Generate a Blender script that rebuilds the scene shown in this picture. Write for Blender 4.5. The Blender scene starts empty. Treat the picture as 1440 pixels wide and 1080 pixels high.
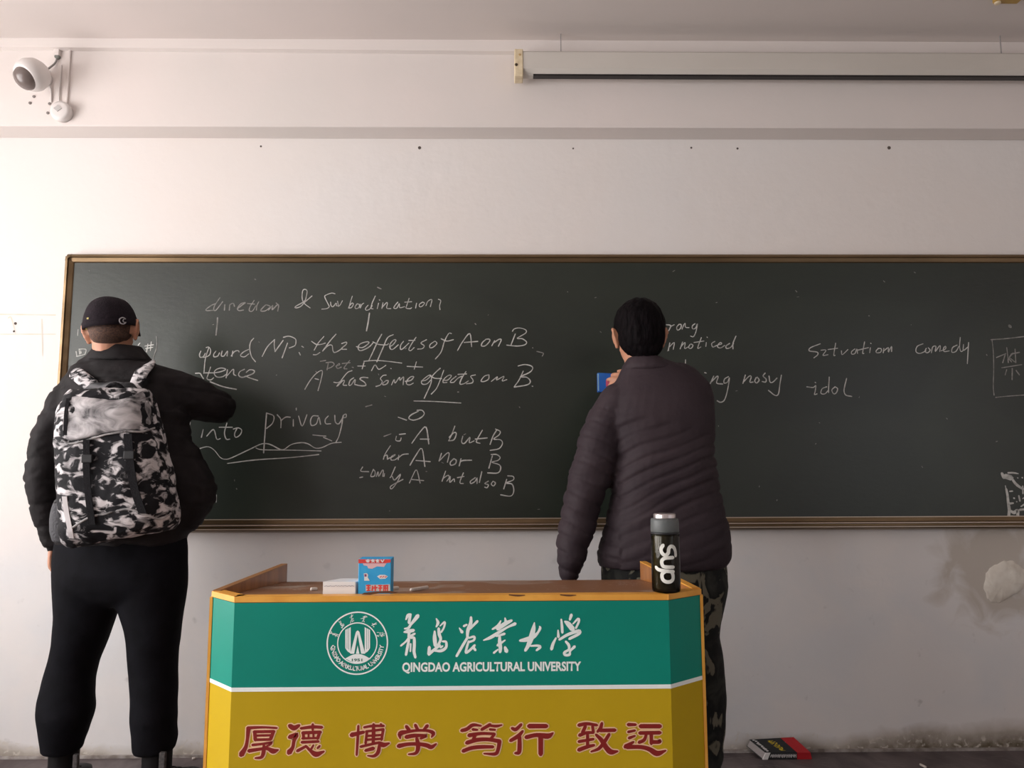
import bpy, bmesh, math, random
from math import sin, cos, tan, pi, radians, sqrt
from mathutils import Vector, Matrix, noise, Euler
random.seed(7)
SC = bpy.context.scene
COL = SC.collection

# ---------------------------------------------------------------- camera
F = 1040.0
CAM = Vector((0.0, -3.25, 1.2))
PITCH, YAW, ROLL = radians(6.31), radians(-0.77), radians(-0.2)
ROT = Matrix.Rotation(YAW, 3, 'Z') @ Matrix.Rotation(pi/2 + PITCH, 3, 'X') @ Matrix.Rotation(ROLL, 3, 'Z')
cd = bpy.data.cameras.new('camera'); cam = bpy.data.objects.new('camera', cd); COL.objects.link(cam)
cd.sensor_width = 36.0; cd.lens = F/1440*36.0; cd.clip_start = 0.05
cam.matrix_world = Matrix.Translation(CAM) @ ROT.to_4x4()
SC.camera = cam

# ---------------------------------------------------------------- light and exposure
SC.view_settings.view_transform = 'Standard'; SC.view_settings.look = 'None'
SC.view_settings.gamma = 1.0; SC.view_settings.use_curve_mapping = False
SC.view_settings.exposure = 0.28
w = bpy.data.worlds.new('world'); SC.world = w; w.use_nodes = True
w.node_tree.nodes['Background'].inputs[0].default_value = (0.80, 0.88, 1.0, 1)
w.node_tree.nodes['Background'].inputs[1].default_value = 1.0
def area(name, loc, rot, sx, sy, power, col):
    l = bpy.data.lights.new(name, 'AREA'); l.shape = 'RECTANGLE'; l.size = sx; l.size_y = sy
    l.energy = power; l.color = col
    o = bpy.data.objects.new(name, l); COL.objects.link(o); o.location = loc; o.rotation_euler = rot
    return o
WY = (-1.42, -3.15, -4.90)          # window centres along the left wall
for i, wy in enumerate(WY):        # daylight just outside each window of the left wall
    area('window_daylight', (-3.62, wy, 1.65), (radians(90), 0, radians(-90)), 1.6, 2.15, (102, 80, 62)[i], (1.0, 0.945, 0.915))
# ceiling tube lights of the room behind the camera (off in the photo) give nothing; door side daylight
area('corridor_daylight', (4.75, -5.6, 1.9), (radians(90), 0, radians(90)), 1.2, 1.4, 12, (0.9, 0.95, 1.0))

# ---------------------------------------------------------------- helpers
def ray(px, py):
    return (ROT @ Vector(((px-720.0)/F, -(py-540.0)/F, -1.0)))
def at(px, py, Y):            # point seen at a pixel of the photo, on the vertical plane y = Y
    d = ray(px, py); t = (Y-CAM.y)/d.y
    return CAM + d*t
def atz(px, py, Z):
    d = ray(px, py); t = (Z-CAM.z)/d.z
    return CAM + d*t
def pxm(Y):                   # metres covered by one pixel at plane y = Y
    return (Y-CAM.y)/F

MATS = {}
def rgb(c): return (c[0], c[1], c[2], 1.0)
def mat(name, c1, c2=None, scale=5.0, rough=0.6, metal=0.0, bump=0.0, bscale=None, detail=4.0,
        lo=0.35, hi=0.65, spec=0.5, coat=0.0, stretch=(1, 1, 1), dist=0.0, trans=0.0, ior=1.45, alpha=1.0):
    if name in MATS: return MATS[name]
    m = bpy.data.materials.new(name); m.use_nodes = True; MATS[name] = m
    nt = m.node_tree; N = nt.nodes; L = nt.links; b = N['Principled BSDF']
    b.inputs['Base Color'].default_value = rgb(c1); b.inputs['Roughness'].default_value = rough
    b.inputs['Metallic'].default_value = metal; b.inputs['Specular IOR Level'].default_value = spec
    b.inputs['Coat Weight'].default_value = coat; b.inputs['Transmission Weight'].default_value = trans
    b.inputs['IOR'].default_value = ior; b.inputs['Alpha'].default_value = alpha
    tc = N.new('ShaderNodeTexCoord'); mp = N.new('ShaderNodeMapping'); mp.inputs['Scale'].default_value = stretch
    L.new(tc.outputs['Object'], mp.inputs[0])
    n = N.new('ShaderNodeTexNoise'); n.inputs['Scale'].default_value = scale; n.inputs['Detail'].default_value = detail
    n.inputs['Distortion'].default_value = dist
    L.new(mp.outputs[0], n.inputs['Vector'])
    if c2 is not None:
        r = N.new('ShaderNodeValToRGB'); r.color_ramp.elements[0].position = lo; r.color_ramp.elements[1].position = hi
        r.color_ramp.elements[0].color = rgb(c1); r.color_ramp.elements[1].color = rgb(c2)
        L.new(n.outputs['Fac'], r.inputs[0]); L.new(r.outputs[0], b.inputs['Base Color'])
    if bump:
        bn = N.new('ShaderNodeTexNoise'); bn.inputs['Scale'].default_value = bscale or scale; bn.inputs['Detail'].default_value = 5
        L.new(mp.outputs[0], bn.inputs['Vector'])
        bp = N.new('ShaderNodeBump'); bp.inputs['Strength'].default_value = bump; bp.inputs['Distance'].default_value = 0.01
        L.new(bn.outputs['Fac'], bp.inputs['Height']); L.new(bp.outputs[0], b.inputs['Normal'])
    return m

def link(name, me, m, parent=None, smooth=False):
    if parent is not None:                       # vertices are written in world space
        o0 = parent_world(parent); me.transform(Matrix.Translation(-o0))
    if m is not None:
        for mm in (m if isinstance(m, (list, tuple)) else [m]): me.materials.append(mm)
    if smooth:
        me.polygons.foreach_set('use_smooth', [True]*len(me.polygons))
    o = bpy.data.objects.new(name, me); COL.objects.link(o)
    if parent is not None: o.parent = parent
    return o
def parent_world(p):
    v = Vector((0, 0, 0))
    while p is not None: v = v + p.location; p = p.parent
    return v
def obj(name, bm, m, parent=None, smooth=False):
    bmesh.ops.recalc_face_normals(bm, faces=bm.faces)
    me = bpy.data.meshes.new(name); bm.to_mesh(me); bm.free()
    return link(name, me, m, parent, smooth)
def tag(o, label=None, cat=None, group=None, kind=None):
    if label: o['label'] = label
    if cat: o['category'] = cat
    if group: o['group'] = group
    if kind: o['kind'] = kind
    return o
def thing(name, label, cat, loc, group=None):
    o = bpy.data.objects.new(name, None); COL.objects.link(o); o.location = loc; o.empty_display_size = 0.1
    return tag(o, label, cat, group)
def NB(): return bmesh.new()
def box(bm, lo, hi, bev=0.0, seg=2):
    vs = [bm.verts.new((x, y, z)) for x in (lo[0], hi[0]) for y in (lo[1], hi[1]) for z in (lo[2], hi[2])]
    q = [(0,1,3,2),(4,6,7,5),(0,4,5,1),(2,3,7,6),(0,2,6,4),(1,5,7,3)]
    fs = [bm.faces.new([vs[i] for i in f]) for f in q]
    bmesh.ops.recalc_face_normals(bm, faces=fs)
    if bev:
        es = list({e for f in fs for e in f.edges})
        bmesh.ops.bevel(bm, geom=es, offset=bev, segments=seg, affect='EDGES', profile=0.5)
    return vs
def prism(bm, pts, ext):      # closed outline (list of Vector) pushed along ext
    a = [bm.verts.new(p) for p in pts]; b = [bm.verts.new(Vector(p)+ext) for p in pts]
    n = len(pts); bm.faces.new(a); bm.faces.new(list(reversed(b)))
    for i in range(n): bm.faces.new((a[i], b[i], b[(i+1) % n], a[(i+1) % n]))
def ring_tube(bm, rings, cap=True):
    vr = [[bm.verts.new(p) for p in r] for r in rings]; n = len(vr[0])
    for a, b in zip(vr, vr[1:]):
        for i in range(n): bm.faces.new((a[i], a[(i+1) % n], b[(i+1) % n], b[i]))
    if cap:
        bm.faces.new(list(reversed(vr[0]))); bm.faces.new(vr[-1])
def frame(t, side=None):
    t = t.normalized(); s = Vector(side) if side is not None else Vector((1, 0, 0))
    if abs(t.dot(s.normalized())) > 0.97: s = Vector((0, 1, 0)) if abs(t.y) < 0.9 else Vector((0, 0, 1))
    s = (s - t*t.dot(s)).normalized(); return s, t.cross(s).normalized()
def smooth_path(pts, k=4):
    P = [Vector(p) for p in pts]
    if len(P) < 3: 
        return [P[0].lerp(P[-1], i/k) for i in range(k+1)] if len(P) == 2 else P
    out = []
    Q = [2*P[0]-P[1]] + P + [2*P[-1]-P[-2]]
    for i in range(1, len(Q)-2):
        a, b, c, d = Q[i-1:i+3]
        for j in range(k):
            t = j/k
            out.append(0.5*((2*b) + (c-a)*t + (2*a-5*b+4*c-d)*t*t + (3*b-a-3*c+d)*t**3))
    out.append(P[-1]); return out
def tube(bm, pts, rad, side=None, n=16, k=4, round_ends=True, smooth=True):
    # pts 3-D, rad: number, or list of numbers or (a, b) along side / across
    R = rad if isinstance(rad, (list, tuple)) else [rad]*len(pts)
    R = [(r, r) if not isinstance(r, (list, tuple)) else r for r in R]
    P6 = [Vector((p[0], p[1], p[2])) for p in pts]
    if smooth and len(P6) > 1:
        PP = smooth_path(P6, k); RR = [(v.x, v.y) for v in smooth_path([Vector((a, b, 0)) for a, b in R], k)]
    else: PP, RR = P6, R
    rings = []
    m = len(PP)
    for i, p in enumerate(PP):
        t = (PP[min(i+1, m-1)] - PP[max(i-1, 0)])
        s, u = frame(t, side)
        def rg(c, f): return [c + s*(RR[i][0]*f*cos(2*pi*j/n)) + u*(RR[i][1]*f*sin(2*pi*j/n)) for j in range(n)]
        tn = t.normalized(); r0 = min(RR[i])
        if i == 0 and round_ends:
            for q in (0.2, 0.6, 0.9): rings.append(rg(p - tn*r0*sqrt(1-q*q), q))
        rings.append(rg(p, 1.0))
        if i == m-1 and round_ends:
            for q in (0.9, 0.6, 0.2): rings.append(rg(p + tn*r0*sqrt(1-q*q), q))
    ring_tube(bm, rings)
def ellipsoid(bm, c, r, rot=None, u=20, v=12):
    M = Matrix.Translation(c) @ ((rot.to_4x4()) if rot is not None else Matrix.Identity(4)) @ Matrix.Diagonal((r[0], r[1], r[2], 1))
    bmesh.ops.create_uvsphere(bm, u_segments=u, v_segments=v, radius=1.0, matrix=M)
def lathe(bm, c, axis, prof, n=28, side=None):     # prof: (radius, distance along axis)
    a = Vector(axis).normalized(); s, u = frame(a, side); c = Vector(c)
    rings = [[c + a*h + (s*cos(2*pi*j/n) + u*sin(2*pi*j/n))*max(r, 1e-4) for j in range(n)] for r, h in prof]
    ring_tube(bm, rings)
def slices(bm, rows, n=28, ex=2.4):               # rows: px_y, px_left, px_right, Y, half depth
    rings = []
    for (py, xl, xr, Y, b) in rows:
        L_, R_ = at(xl, py, Y), at(xr, py, Y); c = (L_+R_)/2; a = (R_.x-L_.x)/2
        ring = []
        for j in range(n):
            th = 2*pi*j/n; cx, sy = cos(th), sin(th)
            ring.append(Vector((c.x + a*math.copysign(abs(cx)**(2/ex), cx), c.y + b*math.copysign(abs(sy)**(2/ex), sy), c.z)))
        rings.append(ring)
    rings.sort(key=lambda r: r[0].z)
    ring_tube(bm, rings)
def interp_rows(rows, k=3):
    vs = [list(r) for r in rows]; out = []
    for a, b in zip(vs, vs[1:]):
        for j in range(k): out.append([x+(y-x)*j/k for x, y in zip(a, b)])
    out.append(vs[-1]); return out
def fuse(name, bm, voxel, m, parent=None, smooth_it=6, disp=None):
    bmesh.ops.recalc_face_normals(bm, faces=bm.faces)
    me = bpy.data.meshes.new(name+'_raw'); bm.to_mesh(me); bm.free()
    o = bpy.data.objects.new(name+'_raw', me); COL.objects.link(o)
    md = o.modifiers.new('r', 'REMESH'); md.mode = 'VOXEL'; md.voxel_size = voxel
    if smooth_it:
        s = o.modifiers.new('s', 'SMOOTH'); s.factor = 0.5; s.iterations = smooth_it
    dg = bpy.context.evaluated_depsgraph_get(); dg.update()
    me2 = bpy.data.meshes.new_from_object(o.evaluated_get(dg)); me2.name = name
    bpy.data.objects.remove(o); bpy.data.meshes.remove(me)
    if disp:
        ns = [v.normal.copy() for v in me2.vertices]
        for v, nn in zip(me2.vertices, ns): v.co = v.co + nn*disp(v.co, nn)
    me2.materials.clear()
    return link(name, me2, m, parent, True)
def text_mesh(body, size, offset=0.0, res=3):
    c = bpy.data.curves.new('t', 'FONT'); c.body = body; c.size = size; c.offset = offset; c.resolution_u = res
    c.align_x = 'LEFT'; o = bpy.data.objects.new('t', c); COL.objects.link(o)
    dg = bpy.context.evaluated_depsgraph_get(); dg.update()
    me = bpy.data.meshes.new_from_object(o.evaluated_get(dg))
    bpy.data.objects.remove(o); bpy.data.curves.remove(c); return me
def bounds(me):
    xs = [v.co.x for v in me.vertices]; ys = [v.co.y for v in me.vertices]
    return min(xs), max(xs), min(ys), max(ys)
def parse(s):
    out = []
    for st in s.split(';'):
        st = st.strip()
        if st: out.append([tuple(float(q) for q in p.split(',')) for p in st.split()])
    return out
def ribbon(bm, P, W, nrm, k=4, seq=[0]):   # flat stroke with round ends on the plane with normal nrm
    pts = smooth_path(P, k) if len(P) > 1 else [P[0], P[0]+Vector((1e-4, 0, 0))]
    ws = [v.x for v in smooth_path([Vector((x, 0, 0)) for x in W], k)] if len(P) > 1 else [W[0]]*2
    seq[0] += 1; off = nrm*(0.00003*(seq[0] % 12))
    m = len(pts); rings = []
    t0 = (pts[1]-pts[0]).normalized(); t1 = (pts[-1]-pts[-2]).normalized()
    A = [(pts[0]-t0*ws[0]*0.9, ws[0]*0.4, t0)]
    for i in range(m): 
        t = (pts[min(i+1, m-1)]-pts[max(i-1, 0)])
        if t.length < 1e-7: t = t0
        A.append((pts[i], ws[i], t.normalized()))
    A.append((pts[-1]+t1*ws[-1]*0.9, ws[-1]*0.4, t1))
    prev = None
    for p, wd, t in A:
        s = t.cross(nrm).normalized()*wd
        cur = (bm.verts.new(p+s+off), bm.verts.new(p-s+off))
        if prev: bm.faces.new((prev[0], prev[1], cur[1], cur[0]))
        prev = cur
def strokes(bm, s, org, sc, Y, hw=0.75, lift=0.0, grow=0.0, affine=None):
    # pen strokes measured on a photo crop, laid on the vertical plane y = Y; hw in photo pixels
    for st in parse(s):
        P, W = [], []
        for p in st:
            q = at(org[0]+p[0]/sc, org[1]+p[1]/sc, Y); q.y -= lift
            P.append(q); W.append(((p[2]/sc if len(p) > 2 else hw*random.uniform(0.66, 1.02)) + grow)*pxm(Y))
        ribbon(bm, P, W, Vector((0, -1, 0)))
def nface(name, bm, m, parent=None):
    for f in bm.faces:
        f.normal_update()
        if f.normal.y > 0: f.normal_flip()
    me = bpy.data.meshes.new(name); bm.to_mesh(me); bm.free(); return link(name, me, m, parent)
# ---------------------------------------------------------------- the room
def wall_material():
    m = bpy.data.materials.new('old_plaster'); m.use_nodes = True; nt = m.node_tree; N = nt.nodes; L = nt.links; b = N['Principled BSDF']
    b.inputs['Roughness'].default_value = 0.75; b.inputs['Specular IOR Level'].default_value = 0.3
    g = N.new('ShaderNodeNewGeometry'); sp = N.new('ShaderNodeSeparateXYZ'); L.new(g.outputs['Position'], sp.inputs[0])
    def noi(sc, det=5, dist=0.0):
        n = N.new('ShaderNodeTexNoise'); n.inputs['Scale'].default_value = sc; n.inputs['Detail'].default_value = det
        n.inputs['Distortion'].default_value = dist; L.new(g.outputs['Position'], n.inputs['Vector']); return n.outputs['Fac']
    def mr(v, a, b_, c=0, d=1):
        x = N.new('ShaderNodeMapRange'); x.inputs[1].default_value = a; x.inputs[2].default_value = b_
        x.inputs[3].default_value = c; x.inputs[4].default_value = d; L.new(v, x.inputs[0]); return x.outputs[0]
    def mth(op, a, b_):
        x = N.new('ShaderNodeMath'); x.operation = op
        for i, q in enumerate((a, b_)):
            if isinstance(q, (int, float)): x.inputs[i].default_value = q
            else: L.new(q, x.inputs[i])
        return x.outputs[0]
    def mix(f, a, b_):
        x = N.new('ShaderNodeMix'); x.data_type = 'RGBA'; L.new(f, x.inputs[0])
        for i, q in ((6, a), (7, b_)):
            if isinstance(q, tuple): x.inputs[i].default_value = rgb(q)
            else: L.new(q, x.inputs[i])
        return x.outputs[2]
    z = sp.outputs['Z']; X = sp.outputs['X']
    c = mix(mr(noi(0.9), 0.4, 0.62), (0.80, 0.745, 0.71), (0.79, 0.757, 0.737))
    # scuffed greyer band below the board
    low = mth('MULTIPLY', mr(z, 1.0, 0.75), mr(noi(3.2, 6, 0.6), 0.40, 0.68, 0.35, 1.0))
    c = mix(low, c, (0.71, 0.71, 0.72))
    spots = mth('MULTIPLY', mr(z, 1.0, 0.3), mr(noi(11, 3, 0.2), 0.66, 0.74, 0, 0.55))
    c = mix(spots, c, (0.36, 0.35, 0.34))
    # damp brown stain creeping up from the floor
    hz = mth('ADD', z, mr(noi(6, 6, 0.4), 0.3, 0.7, -0.022, 0.022))
    hz2 = mth('SUBTRACT', hz, mr(X, 1.2, 2.4, -0.02, 0.07))
    c = mix(mr(hz2, 0.085, 0.035, 0, 0.8), c, (0.40, 0.35, 0.29))
    c = mix(mth('MULTIPLY', mr(hz2, 0.045, -0.02), mr(noi(30, 5), 0.35, 0.6, 0.5, 1)), c, (0.12, 0.095, 0.06))
    fl = mth('MULTIPLY', mr(hz, 0.075, 0.055), mr(noi(38, 3, 0.5), 0.56, 0.66, 0, 0.8))
    c = mix(fl, c, (0.62, 0.58, 0.52))
    # bare discoloured plaster right of the board's foot
    dx = mth('SUBTRACT', X, 2.14); dz = mth('SUBTRACT', z, 0.74)
    d2 = mth('ADD', mth('MULTIPLY', dx, dx), mth('MULTIPLY', dz, mth('MULTIPLY', dz, 1.2)))
    dd = mth('ADD', mth('SQRT', d2, 0), mr(noi(7, 5, 1.0), 0.3, 0.7, -0.09, 0.09))
    c = mix(mr(dd, 0.30, 0.16, 0, 0.75), c, (0.50, 0.44, 0.37))
    L.new(c, b.inputs['Base Color'])
    bp = N.new('ShaderNodeBump'); bp.inputs['Strength'].default_value = 0.25; bp.inputs['Distance'].default_value = 0.01
    L.new(noi(14, 8), bp.inputs['Height']); L.new(bp.outputs[0], b.inputs['Normal'])
    return m
M_WALL = wall_material()
M_PAINT = mat('white_paint', (0.78, 0.71, 0.68), (0.74, 0.69, 0.66), 1.5, 0.7, bump=0.12, bscale=20)
M_CEIL = mat('ceiling_paint', (0.72, 0.64, 0.61), (0.66, 0.60, 0.57), 0.8, 0.8, bump=0.1, bscale=12)
XL, XR, YB = -3.2, 4.7, -8.0
ZC = at(706, 58, -0.14).z
def struct(name, bm, m, parent=None):
    o = obj(name, bm, m, parent)
    if parent is None: o['kind'] = 'structure'
    return o
bm = NB(); box(bm, (XL-0.2, 0, -0.25), (XR+0.2, 0.2, ZC+0.2)); wall = struct('wall_front', bm, M_WALL)
bm = NB(); box(bm, (XL-0.2, YB-0.2, -0.25), (XR+0.2, YB, ZC+0.2)); struct('wall_back', bm, M_PAINT)
bm = NB(); box(bm, (XR, YB, -0.25), (XR+0.2, 0, ZC+0.2)); 
# right wall with a doorway, left wall with three windows
bm.free(); bm = NB()
box(bm, (XR, -5.0, -0.25), (XR+0.2, 0, ZC+0.2)); box(bm, (XR, YB, -0.25), (XR+0.2, -6.2, ZC+0.2)); box(bm, (XR, -6.2, 2.6), (XR+0.2, -5.0, ZC+0.2))
struct('wall_right', bm, M_PAINT)
bm = NB()
ys = [0.0]
for wy in WY: ys += [wy+0.8, wy-0.8]
ys.append(YB)
for i in range(0, len(ys), 2): box(bm, (XL-0.24, ys[i+1], -0.25), (XL, ys[i], ZC+0.2))
for wy in WY:
    box(bm, (XL-0.24, wy-0.8, -0.25), (XL, wy+0.8, 0.55)); box(bm, (XL-0.24, wy-0.8, 2.75), (XL, wy+0.8, ZC+0.2))
struct('wall_left', bm, M_PAINT)
M_ALU = mat('white_window_frame', (0.75, 0.75, 0.74), rough=0.4)
def glass_mat():
    m = bpy.data.materials.new('window_glass'); m.use_nodes = True; nt = m.node_tree; N = nt.nodes
    t = N.new('ShaderNodeBsdfTransparent'); g = N.new('ShaderNodeBsdfGlossy'); g.inputs['Roughness'].default_value = 0.02
    x = N.new('ShaderNodeMixShader'); x.inputs[0].default_value = 0.06
    nt.links.new(t.outputs[0], x.inputs[1]); nt.links.new(g.outputs[0], x.inputs[2]); nt.links.new(x.outputs[0], N['Material Output'].inputs[0]); return m
M_GLASS = glass_mat()
for i, wy in enumerate(WY):
    bm = NB(); x0, x1 = XL-0.17, XL-0.12
    for (a, b_) in ((-0.8, -0.75), (0.75, 0.8), (-0.025, 0.025)): box(bm, (x0, wy+a, 0.55), (x1, wy+b_, 2.75))
    for (a, b_) in ((0.55, 0.60), (2.7, 2.75), (2.10, 2.14)): box(bm, (x0, wy-0.8, a), (x1, wy+0.8, b_))
    wn = struct('window_%d' % (i+1), bm, M_ALU)
    bm = NB(); box(bm, (XL-0.150, wy-0.75, 0.60), (XL-0.145, wy+0.75, 2.7)); obj('window_pane', bm, M_GLASS, wn)
bm = NB(); box(bm, (XL-0.24, YB-0.2, ZC), (XR+0.2, 0.2, ZC+0.2)); struct('ceiling', bm, M_CEIL)
# teaching platform and the lower floor of the room
m = mat('worn_platform_paint', (0.060, 0.046, 0.048), (0.14, 0.115, 0.115), 7, 0.5, bump=0.3, bscale=25, stretch=(1, 0.5, 1), dist=0.8)
bm = NB(); box(bm, (XL, -1.95, -0.2), (XR, 0.0, 0.0), 0.01); struct('floor_platform', bm, m)
bm = NB(); box(bm, (XL-0.24, YB-0.2, -0.45), (XR+0.2, 0.2, -0.2)); struct('floor', bm, mat('terrazzo', (0.32, 0.30, 0.28), (0.22, 0.2, 0.19), 60, 0.5))
# thin pale line of grout where platform meets wall
bm = NB(); box(bm, (XL, -0.012, 0.0), (XR, 0.0, 0.010)); struct('baseboard_front', bm, mat('cement_edge', (0.20, 0.17, 0.15), (0.42, 0.39, 0.37), 22, 0.8, bump=0.5))
# ceiling beam against the wall, with the cornice strip above it
zb = at(706, 179, -0.12).z
bm = NB(); box(bm, (XL, -0.12, zb), (XR, 0.0, ZC), 0.004); struct('trim_1', bm, M_PAINT)
zs0, zs1 = at(0, 67, -0.15).z, at(722, 76.5, -0.15).z
bm = NB(); xa, xb = at(0, 60, -0.15).x, at(722, 60, -0.15).x
sl = (zs1-zs0)/(xb-xa)
prism(bm, [Vector((XL, -0.15, zs0+(XL-xa)*sl)), Vector((XL, -0.15, ZC)), Vector((XR, -0.15, ZC)), Vector((XR, -0.15, zs1+(XR-xb)*sl*0.2))], Vector((0, 0.03, 0)))
struct('trim_2', bm, mat('cornice_paint', (0.78, 0.72, 0.69), rough=0.7))
# peeled plaster chip on the wall
P = [(1383,828),(1386,806),(1396,796),(1408,790),(1421,788),(1432,794),(1443,803),(1446,820),(1436,829),(1422,838),(1408,847),(1396,848),(1388,842)]
bm = NB(); pts = []
for i, (x, y) in enumerate(P):
    a = at(x, y, 0); pts.append(a)
    b_ = at(P[(i+1) % len(P)][0], P[(i+1) % len(P)][1], 0)
    for k in (0.33, 0.66): pts.append(a.lerp(b_, k) + Vector((random.uniform(-1, 1), 0, random.uniform(-1, 1)))*0.005)
c0 = sum(pts, Vector())/len(pts)
outer = [bm.verts.new(p) for p in pts]; mid = [bm.verts.new(p.lerp(c0, 0.06)+Vector((0, -0.006, 0))) for p in pts]
inn = [bm.verts.new(p.lerp(c0, 0.5)+Vector((0, -0.004-random.random()*0.004, 0))) for p in pts]; cc = bm.verts.new(c0+Vector((0, -0.007, 0)))
n = len(pts)
for i in range(n):
    j = (i+1) % n
    bm.faces.new((outer[i], outer[j], mid[j], mid[i])); bm.faces.new((mid[i], mid[j], inn[j], inn[i])); bm.faces.new((inn[i], inn[j], cc))
o = obj('plaster_patch', bm, mat('filler_plaster', (0.86, 0.82, 0.74), (0.68, 0.62, 0.54), 12, 0.8, bump=0.6, bscale=30, dist=0.6), wall, True)
o['label'] = 'cracked pale patch of filler plaster'
# screw holes left in the wall
bm = NB()
for x, y, r in ((590,208,2.4),(806,209,1.3),(972,208,1.5),(1037,209,1.6),(1250,208,2.6),(367,206,1.5),(22,455,2.0),(20,466,1.6)):
    lathe(bm, at(x, y, 0.001), (0, -1, 0), [(r*0.0031, 0), (r*0.0031, 0.002), (r*0.0016, 0.0025)], 10)
o = obj('screw_hole', bm, mat('hole_dark', (0.10, 0.08, 0.07), rough=0.9), wall); o['kind'] = 'stuff'
M_FAINT = mat('old_glue_mark', (0.66, 0.62, 0.50), (0.74, 0.68, 0.62), 18, 0.9)
bm = NB()
strokes(bm, '0,442 78,443; 59,449 60,500; 1,470 78,470; 12,447 16,447 22,470', (0, 0), 1, 0.0, 0.9, 0.0006)
o = nface('glue_mark', bm, M_FAINT, wall); o['kind'] = 'stuff'
# gold coloured lamp bracket at the ceiling
c = atz(1413, 6, ZC-0.02)
t = thing('lamp_bracket', 'gold coloured bracket hanging from the ceiling at the top right corner', 'bracket', (c.x, c.y, ZC))
bm = NB(); box(bm, (c.x-0.052, c.y-0.05, ZC-0.02), (c.x+0.050, c.y+0.0, ZC), 0.004)
obj('bracket_body', bm, mat('gold_paint', (0.50, 0.32, 0.08), (0.36, 0.22, 0.06), 20, 0.4, 0.0), t)
bm = NB(); lathe(bm, (c.x-0.038, c.y-0.012, ZC-0.02), (0, 0, -1), [(0.012, 0), (0.012, 0.006), (0.007, 0.008)], 14)
obj('screw', bm, mat('cream_plastic', (0.72, 0.60, 0.42), rough=0.5), t)

# ---------------------------------------------------------------- blackboard
YF = -0.045                                     # face of the frame
bl = at(88, 357, YF); br_z = at(706, 356, YF).z
zt = at(706, 356.5, YF).z; zbm = at(706, 747.5, YF).z; xl = at(83.5, 460, YF).x; xr = 2.62
board = thing('blackboard', 'long dark green chalkboard in a bronze metal frame fixed to the wall', 'blackboard', (0.3, -0.02, zbm))
def board_mat():
    m = mat('chalkboard_green', (0.0065, 0.0125, 0.0075), (0.018, 0.027, 0.017), 1.6, 0.38, bump=0.05, bscale=60, detail=7, lo=0.35, hi=0.8, dist=1.2, stretch=(0.6, 1, 1.2), spec=0.8)
    return m
bm = NB(); box(bm, (xl+0.02, -0.028, zbm+0.02), (xr, 0.0, zt-0.02)); obj('writing_surface', bm, board_mat(), board)
YS = -0.0285
M_FRM = mat('bronze_metal', (0.23, 0.155, 0.085), (0.14, 0.092, 0.048), 9, 0.32, 0.75, stretch=(0.2, 1, 1))
M_FRM2 = mat('bright_edge_metal', (0.62, 0.52, 0.43), rough=0.3, metal=0.7)
def rail(prof, a, b_, horiz, name='frame_rail'):
    # prof: list of (across, out) ; across measured from the outer edge inwards
    bm = NB()
    if horiz in ('top', 'bottom'):
        s = -1 if horiz == 'top' else 1; z0 = zt if horiz == 'top' else zbm
        prism(bm, [Vector((a, -o_, z0+s*c_)) for c_, o_ in prof], Vector((b_-a, 0, 0)))
    else:
        x0 = xl if horiz == 'left' else xr; s = 1 if horiz == 'left' else -1
        prism(bm, [Vector((x0+s*c_, -o_, a)) for c_, o_ in prof], Vector((0, 0, b_-a)))
    return obj(name, bm, M_FRM, board)
PT = [(0, 0), (0, 0.034), (0.006, 0.044), (0.016, 0.045), (0.018, 0.038), (0.034, 0.033), (0.038, 0.029), (0.038, 0)]
rail(PT, xl+0.012, xr, 'top')
rail(PT, zbm+0.02, zt-0.012, 'left')
rail(PT, zbm+0.02, zt-0.012, 'right')
PB = [(0, 0), (0, 0.035), (0.008, 0.055), (0.016, 0.058), (0.018, 0.050), (0.026, 0.050), (0.030, 0.058), (0.034, 0.058), (0.036, 0.034), (0.054, 0.030), (0.054, 0)]
rail(PB, xl+0.004, xr, 'bottom')
for c0_, o0 in ((0.0305, 0.0585), (0.0140, 0.0588), (0.0535, 0.0312)):
    bm = NB(); box(bm, (xl+0.01, -o0-0.002, zbm+c0_-0.0015), (xr, -o0, zbm+c0_+0.0025), 0.0008, 1); obj('bright_edge', bm, M_FRM2, board)
bm = NB()                                       # rounded plastic corner
rings = []
for k in range(7):
    th = pi/2 + pi/2*k/6; cx, cz = xl+0.030, zt-0.030
    rings.append([Vector((cx+cos(th)*(0.030-c_), -o_, cz+sin(th)*(0.030-c_))) if c_ < 0.03 else Vector((cx, -o_, cz)) for c_, o_ in [(0, 0), (0, 0.036), (0.006, 0.046), (0.016, 0.047), (0.018, 0.04), (0.0299, 0.034), (0.0299, 0)]])
ring_tube(bm, rings); obj('corner_cap', bm, M_FRM, board, False)

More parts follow.
